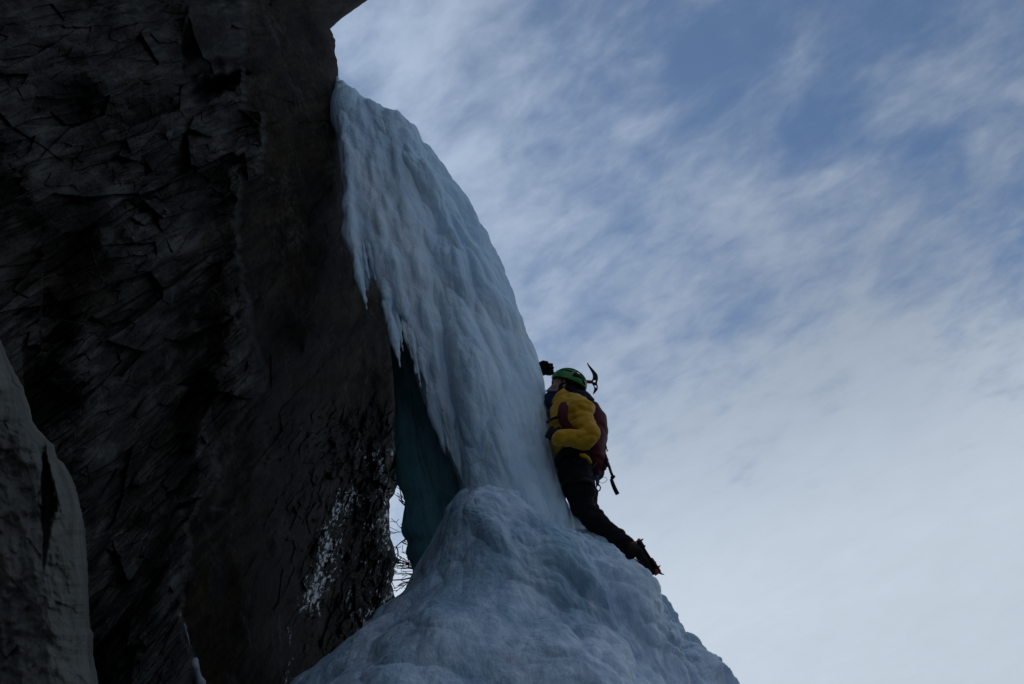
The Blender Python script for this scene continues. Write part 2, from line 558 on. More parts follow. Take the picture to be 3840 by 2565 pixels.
def plane_d(x, y):
    X = x * K; Y = y * K
    return 1.0 / (0.1526 - 5.35e-5 * X + 1.109e-5 * Y)


nv, nu = 860, 620
ys = np.concatenate([np.linspace(-700, -30, 60)[:-1], np.linspace(-30, 1590, nv - 100), np.linspace(1590, 2150, 42)[1:]])
nv = len(ys)
xe = interp(ys, edge_tab)
xe = xe + 2.0 * perlin(ys / 14.0, ys * 0 + 0.5, 0.5) + 1.2 * perlin(ys / 5.0, ys * 0 + 1.5, 0.5)
tu = np.linspace(0, 1, nu) ** 1.0
X = -520 + (xe[:, None] + 520) * np.where(tu < 0.1, tu / 0.1 * 0.34, 0.34 + (tu - 0.1) / 0.9 * 0.66)[None, :]
Y = np.repeat(ys[:, None], nu, 1)
D0 = plane_d(X, Y)
P0 = Pt(X, Y, D0)
A = Pt(300, 900, plane_d(300, 900)); B = Pt(300 + 500 * math.cos(R_(38)), 900 - 500 * math.sin(R_(38)), plane_d(300 + 500 * math.cos(R_(38)), 900 - 500 * math.sin(R_(38))))
Cc = Pt(300, 500, plane_d(300, 500))
e1 = (B - A) / np.linalg.norm(B - A); nn = np.cross(e1, Cc - A); nn /= np.linalg.norm(nn); e2 = np.cross(nn, e1)
if e2.dot(Cc - A) < 0: e2 = -e2
S = (P0 - A) @ e1; T = (P0 - A) @ e2
step_tab = [(-700, 640), (-50, 580), (20, 555), (100, 560), (250, 560), (256, 603), (400, 603), (425, 560), (500, 545), (620, 552), (700, 568), (850, 606), (900, 600), (990, 520), (1010, 500), (1100, 498), (1200, 432), (1300, 432), (1400, 410), (1568, 455), (2200, 470)]
xs = interp(ys, step_tab)[:, None] + 12 * perlin(Y / 40.0, Y * 0, 3.3) + 5 * perlin(Y / 11.0, Y * 0, 4.3)
left = sstep(7, -7, X - xs)                                   # layered rock stands proud of the smooth brown slab
warp = 0.05 * fbm(S * 0.7, T * 0.7, 0.1, 4, 5)
Tw = T + warp
big = fbm(S * 0.45, T * 0.6, 0.7, 4, 31)
H = 0.16 * big
# layers: each layer has its own reach, broken into blocks by joints
def layers(th, blk, amp, seed, soft=0.16):
    f = Tw / th + 0.35 * perlin(S * 1.3, T * 2.0, 0.0, seed)
    L = np.floor(f); fr = f - L
    sb = S / blk + 3.7 * _hash(L, L * 0, L * 0, seed) + 0.6 * fr * (_hash(L, L * 0, L * 0, seed + 8) - 0.5) + 0.15 * perlin(S * 3.0, T * 3.0, 1.0, seed + 2)
    Bk = np.floor(sb)
    r = _hash(L, Bk, L * 0, seed + 3)
    grv = sstep(0.0, 0.3, perlin(S * 1.1, T * 2.4, 6.0, seed + 5))
    prof = (1 - 0.45 * fr) * (1 - grv * (1 - sstep(0, soft, fr)))                # undercut below, sloping back above
    return amp * (r * 0.75 + 0.25) * prof
lm = 0.35 + 0.65 * sstep(-0.35, 0.25, fbm(S * 0.8, T * 0.9, 4.0, 3, 44))
Sj = S + 0.05 * fbm(S * 1.5, T * 3.0, 3.1, 2, 48); Tj = Tw + 0.008 * fbm(S * 4, T * 9, 1.1, 2, 49)
rough = sstep(-0.5, 0.35, fbm(S * 0.55 + 9, T * 0.75, 5.0, 3, 46))
Hl = shards(Sj, Tj, 2.2, 0.50, 0.30, 600, 0.8) + shards(Sj, Tj, 0.8, 0.19, 0.24, 610, 1.0) * (0.4 + 0.6 * rough) + shards(Sj, Tj, 0.34, 0.075, 0.10, 620, 1.0) * (0.3 + 0.7 * lm * rough) \
    + layers(0.085, 1.4, 0.045, 635, 0.25) * lm + layers(0.036, 1.0, 0.018, 637, 0.3) * (1 - 0.5 * rough) + shards(Sj, Tj, 0.9, 0.020, 0.018, 640, 0.6) * lm + shards(Sj, Tj, 0.16, 0.05, 0.022, 630, 1.0) * rough
Hl = Hl + 0.035 * fbm(S * 2.2, T * 4, 0.2, 5, 51)
Hs = 0.06 * fbm(S * 1.0, T * 2.2, 0.2, 4, 61) + 0.012 * fbm(S * 5, T * 9, 0.4, 4, 62) + shards(Sj, Tj, 1.8, 0.2, 0.03, 660, 1.0) * rough + layers(0.16, 1.6, 0.020, 667, 0.3) * lm + shards(Sj, Tj, 0.5, 0.05, 0.010, 670, 1.0)
H = H + left * (0.16 + 0.34 * sstep(-0.3, 0.3, perlin(S * 0.9, T * 1.3, 8.0, 45)) + Hl) + (1 - left) * Hs
# rough wet recess by the ice
rec = sstep(560, 850, X + 0.10 * (1300 - Y) + 40 * perlin(X / 50, Y / 50, 6.0)) * sstep(880, 1020, Y)
H = H + rec * (shards(Sj, Tj, 0.30, 0.10, 0.14, 680, 1.2) + shards(Sj, Tj, 0.12, 0.04, 0.06, 690, 1.2) + 0.10 * fbm(S * 1.8, T * 3.5, 0.0, 4, 72) - 0.1)
# the square block high on the wall, hollow black underneath it
bx = (X - 487) / 74.0; by = (Y - 92) / 92.0
bx = bx + 0.10 * perlin(X / 40, Y / 30, 1.0) + 0.16 * by; by = by + 0.16 * perlin(X / 34, Y / 44, 5.0) + 0.10 * bx
rr = (np.abs(bx) ** 5 + np.abs(by) ** 5) ** (1 / 5)
H = H + 0.30 * sstep(1.06, 0.70, rr) * (1 - 0.35 * sstep(-0.2, 1.0, by)) - left * 0.0
inblk = sstep(1.05, 0.85, rr)
H = H * (1 - inblk) + inblk * (0.62 + 0.16 * big + 0.12 * sstep(1, .2, rr) - 0.22 * sstep(0.45, 0.95, by) + 0.02 * fbm(S * 3, T * 3, 0.5, 5, 77) + shards(Sj, Tj, 0.6, 0.35, 0.13, 700, 1.6))
hw_ = 14 * perlin(X / 26.0, Y / 15.0, 2.2); hx = (X + hw_ - 488) / 80.0; hy = (Y + hw_ * 0.6 - (192 - 0.28 * (X - 490))) / (26.0 + 0.14 * np.clip(560 - X, 0, 140))
H = H - 0.9 * sstep(1.1, 0.3, np.hypot(hx, hy)) * (1 - inblk)
# dark recess bands in the slab and roof lip at top right
H = H - 0.30 * np.exp(-(((Y - (735 - 0.16 * (X - 700))) / 38.0) ** 2)) * sstep(560, 640, X) - 0.16 * np.exp(-(((Y - (905 - 0.25 * (X - 700))) / 26.0) ** 2)) * sstep(600, 680, X)
H = H + 0.9 * sstep(60, -160, Y + 0.15 * (X - 757)) * sstep(560, 760, X)
H = H - 0.9 * sstep(640, 1000, Y) * sstep(560, 840, X) * sstep(1800, 1500, Y)
D1 = D0 - H
# the rounded outer corner, then the hidden flank running back behind the ice
uu = (xe[:, None] - X)
D1 = D1 + 0.35 * (1 - np.sqrt(np.clip(1 - (1 - np.clip(uu / 26.0, 0, 1)) ** 2, 0, 1)))
PC = Pt(X, Y, D1)
nb = 26
k = np.arange(1, nb + 1) / nb
XB = xe[:, None] - 90 * k[None, :] ** 1.2 - 3 * k[None, :]
DB = D1[:, -1:] + 9.0 * k[None, :] ** 1.5 + 0.05
PB = Pt(XB, np.repeat(ys[:, None], nb, 1), DB) + 0.25 * k[None, :, None] * np.stack([perlin(DB * 1.1, Y[:, :nb] / 60.0, 0.0, 81)] * 3, -1)
PC = np.concatenate([PC, PB], 1)
S = np.concatenate([S, np.repeat(S[:, -1:], nb, 1) + 4 * k[None, :]], 1); T = np.concatenate([T, np.repeat(T[:, -1:], nb, 1)], 1)
z0 = np.zeros((nv, nb))
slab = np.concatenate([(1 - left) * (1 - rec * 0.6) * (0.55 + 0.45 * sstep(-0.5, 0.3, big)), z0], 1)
fr_ = np.exp(-(((X - (776 - 0.30 * (Y - 1180))) / 52.0) ** 2)) * sstep(1060, 1150, Y) * sstep(1500, 1380, Y) * 0.93
fr_ = np.maximum(fr_, 0.8 * np.exp(-((X - 880) / 34.0) ** 2) * sstep(1000, 1060, Y) * sstep(1290, 1210, Y))
fr_ = np.maximum(fr_, 0.72 * sstep(780, 850, X) * sstep(1010, 1030, Y) * sstep(1100, 1060, Y))
fr_ = np.maximum(fr_, 0.60 * rec * sstep(1050, 1120, Y) * sstep(700, 800, X))
fr_ = np.maximum(fr_, 0.66 * np.exp(-((X - 662) / 22.0) ** 2) * sstep(1380, 1420, Y))
fr_ = np.maximum(fr_, 0.38 * np.exp(-(((X - 415) / 30.0) ** 2 + ((Y - 1290) / 55.0) ** 2)))
pch = fbm(X / 34.0 + 0.5, (Y + 0.5 * X) / 60.0, 7.0, 3, 97)
fr_ = np.maximum(fr_, 0.80 * rec * sstep(1080, 1150, Y) * sstep(1540, 1420, Y) * sstep(660, 730, X + 0.3 * (Y - 1180)) * sstep(-0.1, 0.35, pch))
fr_ = fr_ * (0.72 + 0.28 * sstep(-0.45, 0.1, pch))
frost_glint = np.concatenate([fr_, z0], 1)
wet_shade = np.concatenate([sstep(-0.25, 0.25, perlin(S[:, :-nb] * 0.9, T[:, :-nb] * 1.4, 3.0, 88) + 0.9 * sstep(640, 900, Y) * sstep(520, 680, X) - 0.35), z0], 1)  # seepage patches, plus the recess shade painted over the lower right slab
# foot and top of the cliff
foot = PC[-1:].copy(); foot[..., 2] = -1.5
topb = CAM + (PC[:1] - CAM) * 1.5 - RX * 1.0 + UX * 1.5; topb2 = CAM + (PC[:1] - CAM) * 2.4 - RX * 5.0 + UX * 2.0
PC = np.concatenate([topb2, topb, PC, foot], 0)
pad = lambda a: np.concatenate([a[:1], a[:1], a, a[-1:]], 0)
cliff = grid_mesh('cliff', PC, M['rock'], attrs={'slab': pad(slab), 'frost_glint': pad(frost_glint), 'wet_shade': pad(wet_shade)}, smooth=True)
at = cliff.data.attributes.new('strata', 'FLOAT_VECTOR', 'POINT')
SV = np.stack([pad(S), pad(T), 0 * pad(S)], -1)
at.data.foreach_set('vector', SV.reshape(-1).astype(np.float32))
try: cliff.data.set_sharp_from_angle(angle=R_(42))
except Exception: pass
tag(cliff, kind='structure')

# ------------------------------------------------------------------ pale rock outcrop, near left
otab = [(700, -40), (745, -22), (780, 2), (800, 10), (830, 22), (850, 32), (885, 52), (905, 58), (940, 70), (965, 74), (985, 88), (1010, 112), (1022, 124), (1050, 130), (1060, 145), (1085, 160),
        (1120, 175), (1160, 184), (1200, 193), (1250, 198), (1300, 201), (1400, 204), (1440, 207), (1455, 214), (1500, 213), (1568, 226), (1700, 240), (2100, 260)]
ys = np.linspace(700, 2100, 560); xe = interp(ys, otab) + 1.6 * perlin(ys / 13.0, ys * 0, 0.2) + 1.0 * perlin(ys / 4.5, ys * 0, 0.9)
nu = 240
tu = np.linspace(0, 1, nu)
X = -330 + (xe[:, None] + 330) * (1 - (1 - tu[None, :]) ** 1.25)
Y = np.repeat(ys[:, None], nu, 1)
base = 4.6 - 0.0008 * (Y - 780) + 0.0006 * (X)
P0 = Pt(X, Y, base)
uu = xe[:, None] - X
bulge = 0.55 * (1 - np.sqrt(np.clip(1 - (1 - np.clip(uu / 95.0, 0, 1)) ** 2, 0, 1)))
h = 0.045 * fbm(P0[..., 0] * 5.5, P0[..., 1] * 5.5, P0[..., 2] * 4.5, 4, 98) + 0.014 * fbm(P0[..., 0] * 24, P0[..., 1] * 24, P0[..., 2] * 20, 3, 99) + 0.10 * fbm(P0[..., 0] * 2.5, P0[..., 1] * 2.5, P0[..., 2] * 1.0, 5, 91) + 0.025 * fbm(P0[..., 0] * 12, P0[..., 1] * 12, P0[..., 2] * 6, 5, 92) \
    + 0.035 * fbm(P0[..., 0] * 7 + 0.8 * P0[..., 2], P0[..., 1] * 7, P0[..., 2] * 0.9, 4, 95) + shards(P0[..., 0] + 0.2 * P0[..., 2], P0[..., 2], 0.045, 0.12, 0.010, 730, 1.3)
# wedge shaped crevice
cx = interp(Y, [(1040, 100), (1060, 103), (1110, 108), (1160, 112), (1200, 106), (1230, 106), (1300, 100)])
cw = interp(Y, [(1030, 0.5), (1060, 3), (1100, 8), (1140, 14), (1165, 15), (1190, 10), (1210, 6), (1240, 3), (1300, 0.5)]) * (1 + 0.5 * perlin(X / 9.0, Y / 16.0, 1.7))
cre = sstep(1.6, 0.5, np.abs(X - cx) / (cw + 1.5)) * sstep(1035, 1060, Y) * sstep(1320, 1230, Y)
h = h - 0.20 * cre
flake = sstep(0, 8, X - (cx + cw)) * sstep(1240, 1150, Y)
h = h + 0.07 * flake
PO = Pt(X, Y, base + bulge - h)
nb = 12; k = np.arange(1, nb + 1) / nb
PB = Pt(xe[:, None] - 160 * k[None, :], np.repeat(ys[:, None], nb, 1), (base + bulge - h)[:, -1:] + 1.6 * k[None, :] ** 1.3)
PO = np.concatenate([PO, PB], 1)
foot = PO[-1:].copy(); foot[..., 2] = -1.0
PO = np.concatenate([PO, foot], 0)
oc = grid_mesh('rock_outcrop', PO, M['outcrop'])
tag(oc, 'grey green weathered rock buttress with a dark wedge shaped crack at lower left', 'rock')

# ------------------------------------------------------------------ frozen waterfall
fall = empty('frozen_waterfall', Vector(Pt(1150, 1568, 7.4)))
tag(fall, 'pale blue frozen waterfall hanging off the cliff and spreading into a lumpy ice mound', 'ice fall')


def soft(ys, tab, wd):
    return sum(interp(ys + o * wd, tab) * k for o, k in ((-1, .12), (-.6, .2), (-.25, .18), (.25, .18), (.6, .2), (1, .12)))


def loft(name, rows, L, Rr, Dc, Th, nth, mat, disp, power=2.3, foot=False, parent=fall, bias=0.0):
    """closed body of ice: outline L..R at each row, centre depth Dc, half thickness Th"""
    ys = rows; xl = soft(ys, L, 7); xr = soft(ys, Rr, 12); dc = soft(ys, Dc, 26); th = soft(ys, Th, 22)
    a = np.linspace(0, 2 * np.pi, nth, endpoint=False)[None, :]
    c, s = np.cos(a), np.sin(a)
    ce = np.sign(c) * np.abs(c) ** (2 / power); se = np.sign(s) * np.abs(s) ** (2 / power)
    X = ((xl + xr) / 2)[:, None] + ((xr - xl) / 2)[:, None] * ce
    Dm = dc[:, None] - th[:, None] * se * 1.0 + bias * 0
    Xw = 1173.5 + (X - 1173.5) * (dc[:, None] / Dm) * 1.0      # keep real width through the thickness
    Xw = X
    P = Pt(Xw, np.repeat(ys[:, None], nth, 1), Dm)
    if foot:
        last = P[-1]; n = 40
        cen = last.mean(0)
        ex = []
        for i in range(1, n + 1):
            t = i / n
            q = cen + (last - cen) * (1 + 0.55 * t) + np.array([0, -0.5 * t, -(cen[2] + 1.0) * t])
            q[:, 2] = last[:, 2] * (1 - t) + t * (-1.2)
            ex.append(q)
        P = np.concatenate([P, np.array(ex)], 0)
    N = grid_normals(P, True)
    cen = P.mean(1, keepdims=True)
    if ((P - cen) * N).sum() < 0: N = -N
    P = P + N * disp(P)[..., None]
    return grid_mesh(name, P, mat, parent, close_u=True)


def flutes(P, fs, vs, seed):
    """vertical drapery: features stretched along the fall line"""
    x, y, z = P[..., 0], P[..., 1], P[..., 2]
    wx = 0.10 * fbm(x * 0.8, y * 0.8, z * 0.5, 2, seed + 40)
    return billow((x + wx) * fs, (y + wx) * fs, z * vs + 0.15 * perlin(x * fs * 1.3, y * fs * 1.3, z * 0.6, seed + 50), 3, seed, 0.45)


pil_R = [(150, 772), (188, 778), (202, 792), (215, 810), (240, 848), (262, 882), (290, 930), (320, 972), (345, 994), (380, 1013), (410, 1030), (450, 1046), (500, 1070), (535, 1096), (565, 1126), (585, 1138), (620, 1148), (650, 1154), (700, 1170), (750, 1188),
         (800, 1200), (850, 1209), (900, 1219), (940, 1228), (1000, 1245), (1040, 1262), (1100, 1274), (1150, 1294), (1177, 1316), (1202, 1325), (1230, 1340), (1300, 1350)]
pil_L = [(150, 764), (188, 768), (250, 778), (400, 828), (600, 872), (800, 935), (1000, 1015), (1100, 1045), (1160, 1050), (1300, 1040)]
pil_D = [(150, 11.6), (188, 11.5), (350, 10.75), (600, 9.85), (900, 9.05), (1000, 8.85), (1180, 8.55), (1300, 8.4)]
pil_T = [(150, 0.05), (188, 0.12), (260, 0.3), (400, 0.45), (700, 0.55), (1000, 0.6), (1300, 0.6)]


def dp(P):
    x, y, z = P[..., 0], P[..., 1], P[..., 2]
    fade = sstep(0, 40, np.arange(P.shape[0]))[:, None]
    low = sstep(-0.3, 0.5, fbm(x * 0.7, y * 0.7, z * 0.35, 2, 140))
    d = 0.17 * flutes(P, 1.7, 0.36, 101) + 0.085 * low * billow(x * 3.0, y * 3.0, z * 0.9, 1, 120) + 0.026 * billow(x * 6.5, y * 6.5, z * 0.9, 2, 125) + 0.006 * fbm(x * 18, y * 18, z * 8, 3, 130)
    d = d - d.mean() + 0.02
    return d * (0.15 + 0.85 * fade)


loft('ice_pillar', np.linspace(176, 1300, 620), pil_L, pil_R, pil_D, pil_T, 460, M['ice'], dp)

col_L = [(560, 880), (700, 884), (830, 893), (900, 897), (1000, 901), (1090, 908), (1113, 912), (1126, 919), (1150, 927), (1217, 926), (1231, 932), (1238, 938), (1254, 938), (1262, 935), (1278, 940), (1290, 946), (1309, 950), (1400, 946)]
col_R = [(560, 1010), (900, 1075), (1150, 1120), (1400, 1130)]
col_D = [(560, 10.6), (800, 10.0), (1000, 9.5), (1200, 9.1), (1400, 8.8)]


def dcn(P):
    x, y, z = P[..., 0], P[..., 1], P[..., 2]
    wx = 0.1 * fbm(x * 1.2, y * 1.2, z * 0.3, 2, 240)
    return 0.10 * (billow((x + wx) * 2.2, y * 2.2, z * 0.14, 2, 201) - 0.5) + 0.006 * fbm(x * 12, y * 12, z * 3, 3, 202)


loft('ice_column', np.linspace(560, 1400, 360), col_L, col_R, col_D, [(560, 0.3), (1400, 0.45)], 300, M['clear_ice'], dcn)

mnd_L = [(1118, 1085), (1124, 1070), (1132, 1050), (1145, 1034), (1160, 1012), (1180, 1000), (1200, 990), (1240, 968), (1280, 947), (1309, 934), (1330, 922), (1350, 909), (1369, 888), (1400, 852), (1440, 808), (1480, 760), (1520, 710), (1568, 648), (1650, 545), (1800, 380)]
mnd_R = [(1118, 1108), (1124, 1128), (1132, 1152), (1142, 1178), (1152, 1196), (1165, 1214), (1180, 1246), (1195, 1290), (1206, 1318), (1224, 1346), (1236, 1362), (1259, 1384), (1285, 1408), (1309, 1430), (1330, 1450), (1352, 1468), (1380, 1490), (1400, 1502), (1440, 1520), (1470, 1533),
         (1500, 1545), (1540, 1562), (1568, 1578), (1650, 1640), (1800, 1770)]
mnd_D = [(1118, 8.35), (1150, 8.4), (1250, 8.25), (1400, 7.95), (1568, 7.6), (1800, 7.1)]
mnd_T = [(1118, 0.45), (1126, 0.68), (1150, 0.88), (1200, 0.98), (1300, 1.0), (1400, 1.05), (1568, 1.35), (1800, 1.6)]


def dm(P):
    x, y, z = P[..., 0], P[..., 1], P[..., 2]
    ax = x - 0.25 * z
    wx = 0.25 * fbm(x * 0.8, y * 0.8, z * 0.8, 3, 340)
    fade = sstep(0, 25, np.arange(P.shape[0]))[:, None]
    low = sstep(-0.9, 0.6, x - 0.15 + 0.35 * perlin(x * 0.6, y * 0.6, z * 0.6, 360))     # left flank is smoother
    al = 0.45 * x - 0.89 * z; ac = 0.89 * x + 0.45 * z      # down the flow, across it
    w2 = 0.22 * fbm(x * 1.1, y * 1.1, z * 1.1, 3, 350)
    d = 0.13 * fbm(x * 0.75, y * 0.75, z * 0.75, 2, 300) + (0.35 + 0.65 * low) * 0.24 * billow((ac + w2) * 1.7, (y + w2) * 1.5, al * 0.85, 2, 301, 0.4) \
        + low * 0.12 * billow((ac + w2) * 3.8, (y + w2) * 3.4, al * 1.9, 2, 320, 0.5) + low * 0.045 * billow((ac + w2) * 8.0, y * 7.5, al * 3.6, 2, 325) + low * 0.012 * fbm(x * 15, y * 15, z * 12, 3, 330) + 0.004 * fbm(x * 22, y * 22, z * 22, 2, 331)
    d = d - d.mean() + 0.01
    return d * (0.55 + 0.45 * fade)


loft('ice_mound', np.concatenate([np.linspace(1118, 1200, 90)[:-1], np.linspace(1200, 1800, 400)]), mnd_L, mnd_R, mnd_D, mnd_T, 760, M['mound_ice'], dm, power=2.2, foot=True)

# hanging curtain: fused strands, and the free icicles along its ragged lower edge
rnd = random.Random(21)
lb = [(180, 776), (262, 784), (300, 788), (420, 800), (560, 806), (600, 812), (700, 838), (1200, 900)]
cd_tab = [(180, 11.42), (250, 11.0), (350, 10.45), (600, 9.45), (900, 8.62), (1000, 8.42), (1120, 8.2)]


def strand(xe_, ye_, r, top=None, tip=True, wob=1.0, dofs=0.0, slope=0.185, full=True):
    """path from the crest of the fall down to the tip at xe_, ye_"""
    pts, rad = [], []
    yt = top if top is not None else None
    if yt is None:
        # climb along the fall line until the crest line is met
        y = ye_
        while y > 190 and y > 196 + 0.62 * max(0, (xe_ - slope * (ye_ - y)) - 778): y -= 5
        yt = y
    n = max(10, int((ye_ - yt) / 11))
    ph = rnd.uniform(0, 6)
    for i in range(n + 1):
        t = i / n
        y = yt + (ye_ - yt) * t
        x = max(xe_ - slope * (ye_ - y), float(interp(y, lb)) + 3 + 2 * math.sin(ph))
        x += wob * 1.2 * math.sin(ph + y / 37.0)
        d = float(interp(y, cd_tab)) + dofs
        rr = r * (0.75 + 0.25 * math.sin(ph * 3 + y / 19.0)) * (0.55 + 0.45 * min(1, (y - yt) / 60.0 + 0.2))
        if tip:
            rem = (ye_ - y) / 110.0
            rr *= min(1.0, 0.12 + 0.88 * max(0, rem) ** 0.7)
        pts.append(Vector(Pt(x, y, d))); rad.append(max(rr, 0.006))
    return pts, rad


cur = MB()
clusters = [(806, 600, 5, 12, 5), (816, 636, 5, 14, 6), (829, 668, 4, 14, 5), (838, 690, 3, 12, 3), (847, 618, 4, 14, 5), (858, 636, 4, 12, 5), (868, 600, 4, 20, 6), (880, 690, 4, 18, 6), (892, 745, 4, 18, 6), (905, 795, 4, 18, 8), (916, 828, 4, 10, 6),
            (927, 785, 4, 16, 6), (938, 800, 4, 14, 6), (950, 815, 4, 16, 6), (962, 872, 4, 14, 7), (974, 880, 4, 14, 6), (985, 905, 3, 10, 5), (996, 872, 4, 14, 6), (1006, 925, 4, 14, 7), (1018, 975, 4, 16, 7), (1030, 1015, 4, 18, 7), (1043, 1058, 4, 14, 7), (1057, 1090, 4, 14, 7), (1064, 1060, 4, 20, 6)]
for x0_, y0_, sx, sy, n_ in clusters:
    for q in range(n_):
        p, r = strand(x0_ + rnd.gauss(0, sx), y0_ - 14 - abs(rnd.gauss(0, sy * 2.2)), rnd.uniform(0.035, 0.075), dofs=rnd.uniform(-0.02, 0.10))
        cur.tube(p, r, 10)
# a second tier ending higher, standing proud of the sheet
for i in range(46):
    x = rnd.uniform(820, 1050)
    yb = float(np.interp(x, [c_[0] for c_ in clusters], [c_[1] for c_ in clusters]))
    y = yb - rnd.uniform(40, 300)
    if y < 330: continue
    p, r = strand(x - 0.185 * (yb - y) * 0.9, y, rnd.uniform(0.03, 0.055), dofs=rnd.uniform(-0.11, -0.05))
    cur.tube(p, r, 10)
# bulk strands ending on the pillar to the right of the ragged edge
for i in range(60):
    y = rnd.uniform(420, 1080)
    xr_ = float(np.interp(y, [300, 400, 520, 600, 720, 850, 960, 1050, 1110], [905, 938, 972, 986, 1000, 1026, 1050, 1062, 1074]))
    x = xr_ - abs(rnd.gauss(0, 22)) - 3
    p, r = strand(x, y, rnd.uniform(0.05, 0.10), dofs=rnd.uniform(-0.03, 0.06))
    cur.tube(p, r, 10)


def dcur(co):
    x, y, z = co[:, 0], co[:, 1], co[:, 2]
    return 0.030 * (billow(x * 5, y * 5, z * 0.45, 2, 401) - 0.5) + 0.007 * (billow(x * 12, y * 12, z * 0.8, 2, 403) - 0.5) + 0.006 * fbm(x * 22, y * 22, z * 6, 3, 402)


cur.build('ice_curtain', M['curtain_ice'], fall, voxel=0.018, sm=2, disp=dcur)

ici = [(838, 710, 0.052, 560), (828, 668, 0.030, 560), (847, 640, 0.032, 540), (860, 645, 0.038, 520), (815, 645, 0.026, 560), (806, 622, 0.024, 520), (822, 652, .022, 560), (853, 615, .022, 500), (833, 690, .022, 600),
       (883, 705, 0.028, 600), (893, 750, .028, 630), (903, 800, 0.034, 650), (917, 842, 0.055, 640), (911, 815, .026, 660), (926, 806, 0.028, 690), (936, 800, 0.034, 660), (945, 828, .026, 700), (955, 858, .028, 720), (965, 886, 0.034, 720), (976, 880, .024, 740),
       (987, 926, 0.040, 760), (997, 905, .026, 760), (1008, 955, .030, 800), (1020, 1000, 0.038, 830), (1031, 1038, .030, 860), (1042, 1062, 0.040, 880), (1051, 1090, .026, 900), (1062, 1112, 0.050, 900), (930, 700, .030, 470), (962, 790, .030, 560), (900, 640, .028, 430), (1012, 870, .032, 650), (1038, 950, .030, 740)]
for (x, y, r, top) in ici:
    p, rr = strand(x, y, r, top=top, wob=0.8, dofs=-0.05)
    mb = MB(); mb.tube(p, rr, 12)
    mb.build('icicle', M['curtain_ice'], fall, voxel=0.010, sm=1, disp=lambda co: 0.008 * fbm(co[:, 0] * 18, co[:, 1] * 18, co[:, 2] * 16, 3, 411))

# small tongue of ice low on the wall
mb = MB()
for pts, rd in [([(400, 1404), (408, 1418), (420, 1436), (430, 1462), (437, 1492)], [0.006, 0.014, 0.020, 0.012, 0.005]),
                ([(447, 1510), (444, 1530), (452, 1552), (462, 1580)], [0.010, 0.020, 0.016, 0.02])]:
    path = [Vector(Pt(x, y, plane_d(x, y) - 0.52)) for x, y in pts]
    fine = []; fr2 = []
    for i in range(len(path) - 1):
        for j in range(6):
            t = j / 6; fine.append(path[i].lerp(path[i + 1], t)); fr2.append(rd[i] * (1 - t) + rd[i + 1] * t)
    mb.tube(fine, fr2, 10, flat=1.0)
it = mb.build('ice_tongue', simple('dull_rime', (0.30, 0.35, 0.38), 0.6, bump=0.6, bscale=30), None, voxel=0.012, sm=1, disp=lambda co: 0.02 * fbm(co[:, 0] * 10, co[:, 1] * 10, co[:, 2] * 10, 4, 421))
tag(it, 'thin pale tongue of ice frozen low on the dark cliff left of the mound', 'ice')

# ------------------------------------------------------------------ leafless trees seen through the gap
def bare_tree(base, height, lean, label, seed, group):
    r = random.Random(seed)
    root = empty('bare_tree', base)
    tag(root, label, 'tree', group)
    tr = MB(); pts = []
    for i in range(12):
        t = i / 11
        pts.append(Vector(base) + Vector((lean * t + 0.08 * math.sin(5 * t + seed), 0.06 * math.cos(4 * t), height * t)))
    tr.tube(pts, [0.09 * (1 - 0.85 * i / 11) + 0.008 for i in range(12)], 9)
    tr.build('trunk', M['bark'], root)
    br = MB()
    def grow(p, d, l, rad, lev):
        q = [p]; dd = d.copy(); n = 6
        for i in range(n):
            dd = (dd + Vector((r.uniform(-.25, .25), r.uniform(-.25, .25), r.uniform(-.15, .18)))).normalized()
            q.append(q[-1] + dd * (l / n))
        br.tube(q, [max(rad * (1 - 0.6 * i / n), 0.003) for i in range(n + 1)], 5)
        if lev > 0:
            for kk in range(4 if lev > 1 else 4):
                i = r.randint(1, n)
                nd = (dd + Vector((r.uniform(-1, 1), r.uniform(-1, 1), r.uniform(-.7, .7)))).normalized()
                grow(q[i], nd, l * r.uniform(.4, .65), rad * 0.6, lev - 1)
    for i in range(18):
        t = r.uniform(0.55, 1.0); p = pts[int(t * 11)]
        a = r.uniform(0, 2 * math.pi)
        grow(p, Vector((math.cos(a), math.sin(a), r.uniform(-.3, .5))).normalized(), (1.25 - 0.7 * t) * r.uniform(.6, 1.0), 0.012, 3 if i % 2 else 2)
    br.build('branches', M['bark'], root)
    return root


p = Pt(968, 1225, 12.0)
bare_tree((p[0], p[1], 1.6), p[2] - 0.9, 0.15, 'leafless tree behind the ice, its twigs crossing the gap beside the cliff', 5, None)

# ------------------------------------------------------------------ climber
XW, YW, ZW = Vector((1, 0, 0)), Vector((0, 1, 0)), Vector((0, 0, 1))
RV, UV, FV = Vector(RX), Vector(UX), Vector(F)
person = empty('person', Q(2158, 1775, 8.32))
tag(person, 'climber in yellow jacket, green helmet and black trousers stepping up the ice edge', 'person')
head = Q(2120, 1448, 8.68)
ta = R_(20)
hf = (-XW * math.cos(ta) + ZW * math.sin(ta) + YW * 0.06).normalized()
hl = (-YW - hf * (-YW).dot(hf)).normalized()
hu = hl.cross(hf).normalized()
if hu.z < 0: hu = -hu
neck = Q(2122, 1500, 8.60)
chest = Q(2140, 1590, 8.46)
belly = Q(2152, 1690, 8.38)
hip = Q(2160, 1772, 8.32)
shN, elN, wrN = Q(2172, 1535, 8.38), Q(2212, 1632, 8.20), Q(2100, 1643, 8.16)
shF, elF, wrF = Q(2118, 1562, 8.72), Q(1955, 1560, 9.05), Q(1990, 1400, 9.02)
knN, anN = Q(2212, 1938, 8.12), Q(2372, 2068, 7.98)
knF, anF = Q(2215, 1950, 8.55), Q(2280, 2075, 8.60)
bf = -XW                                                   # body front


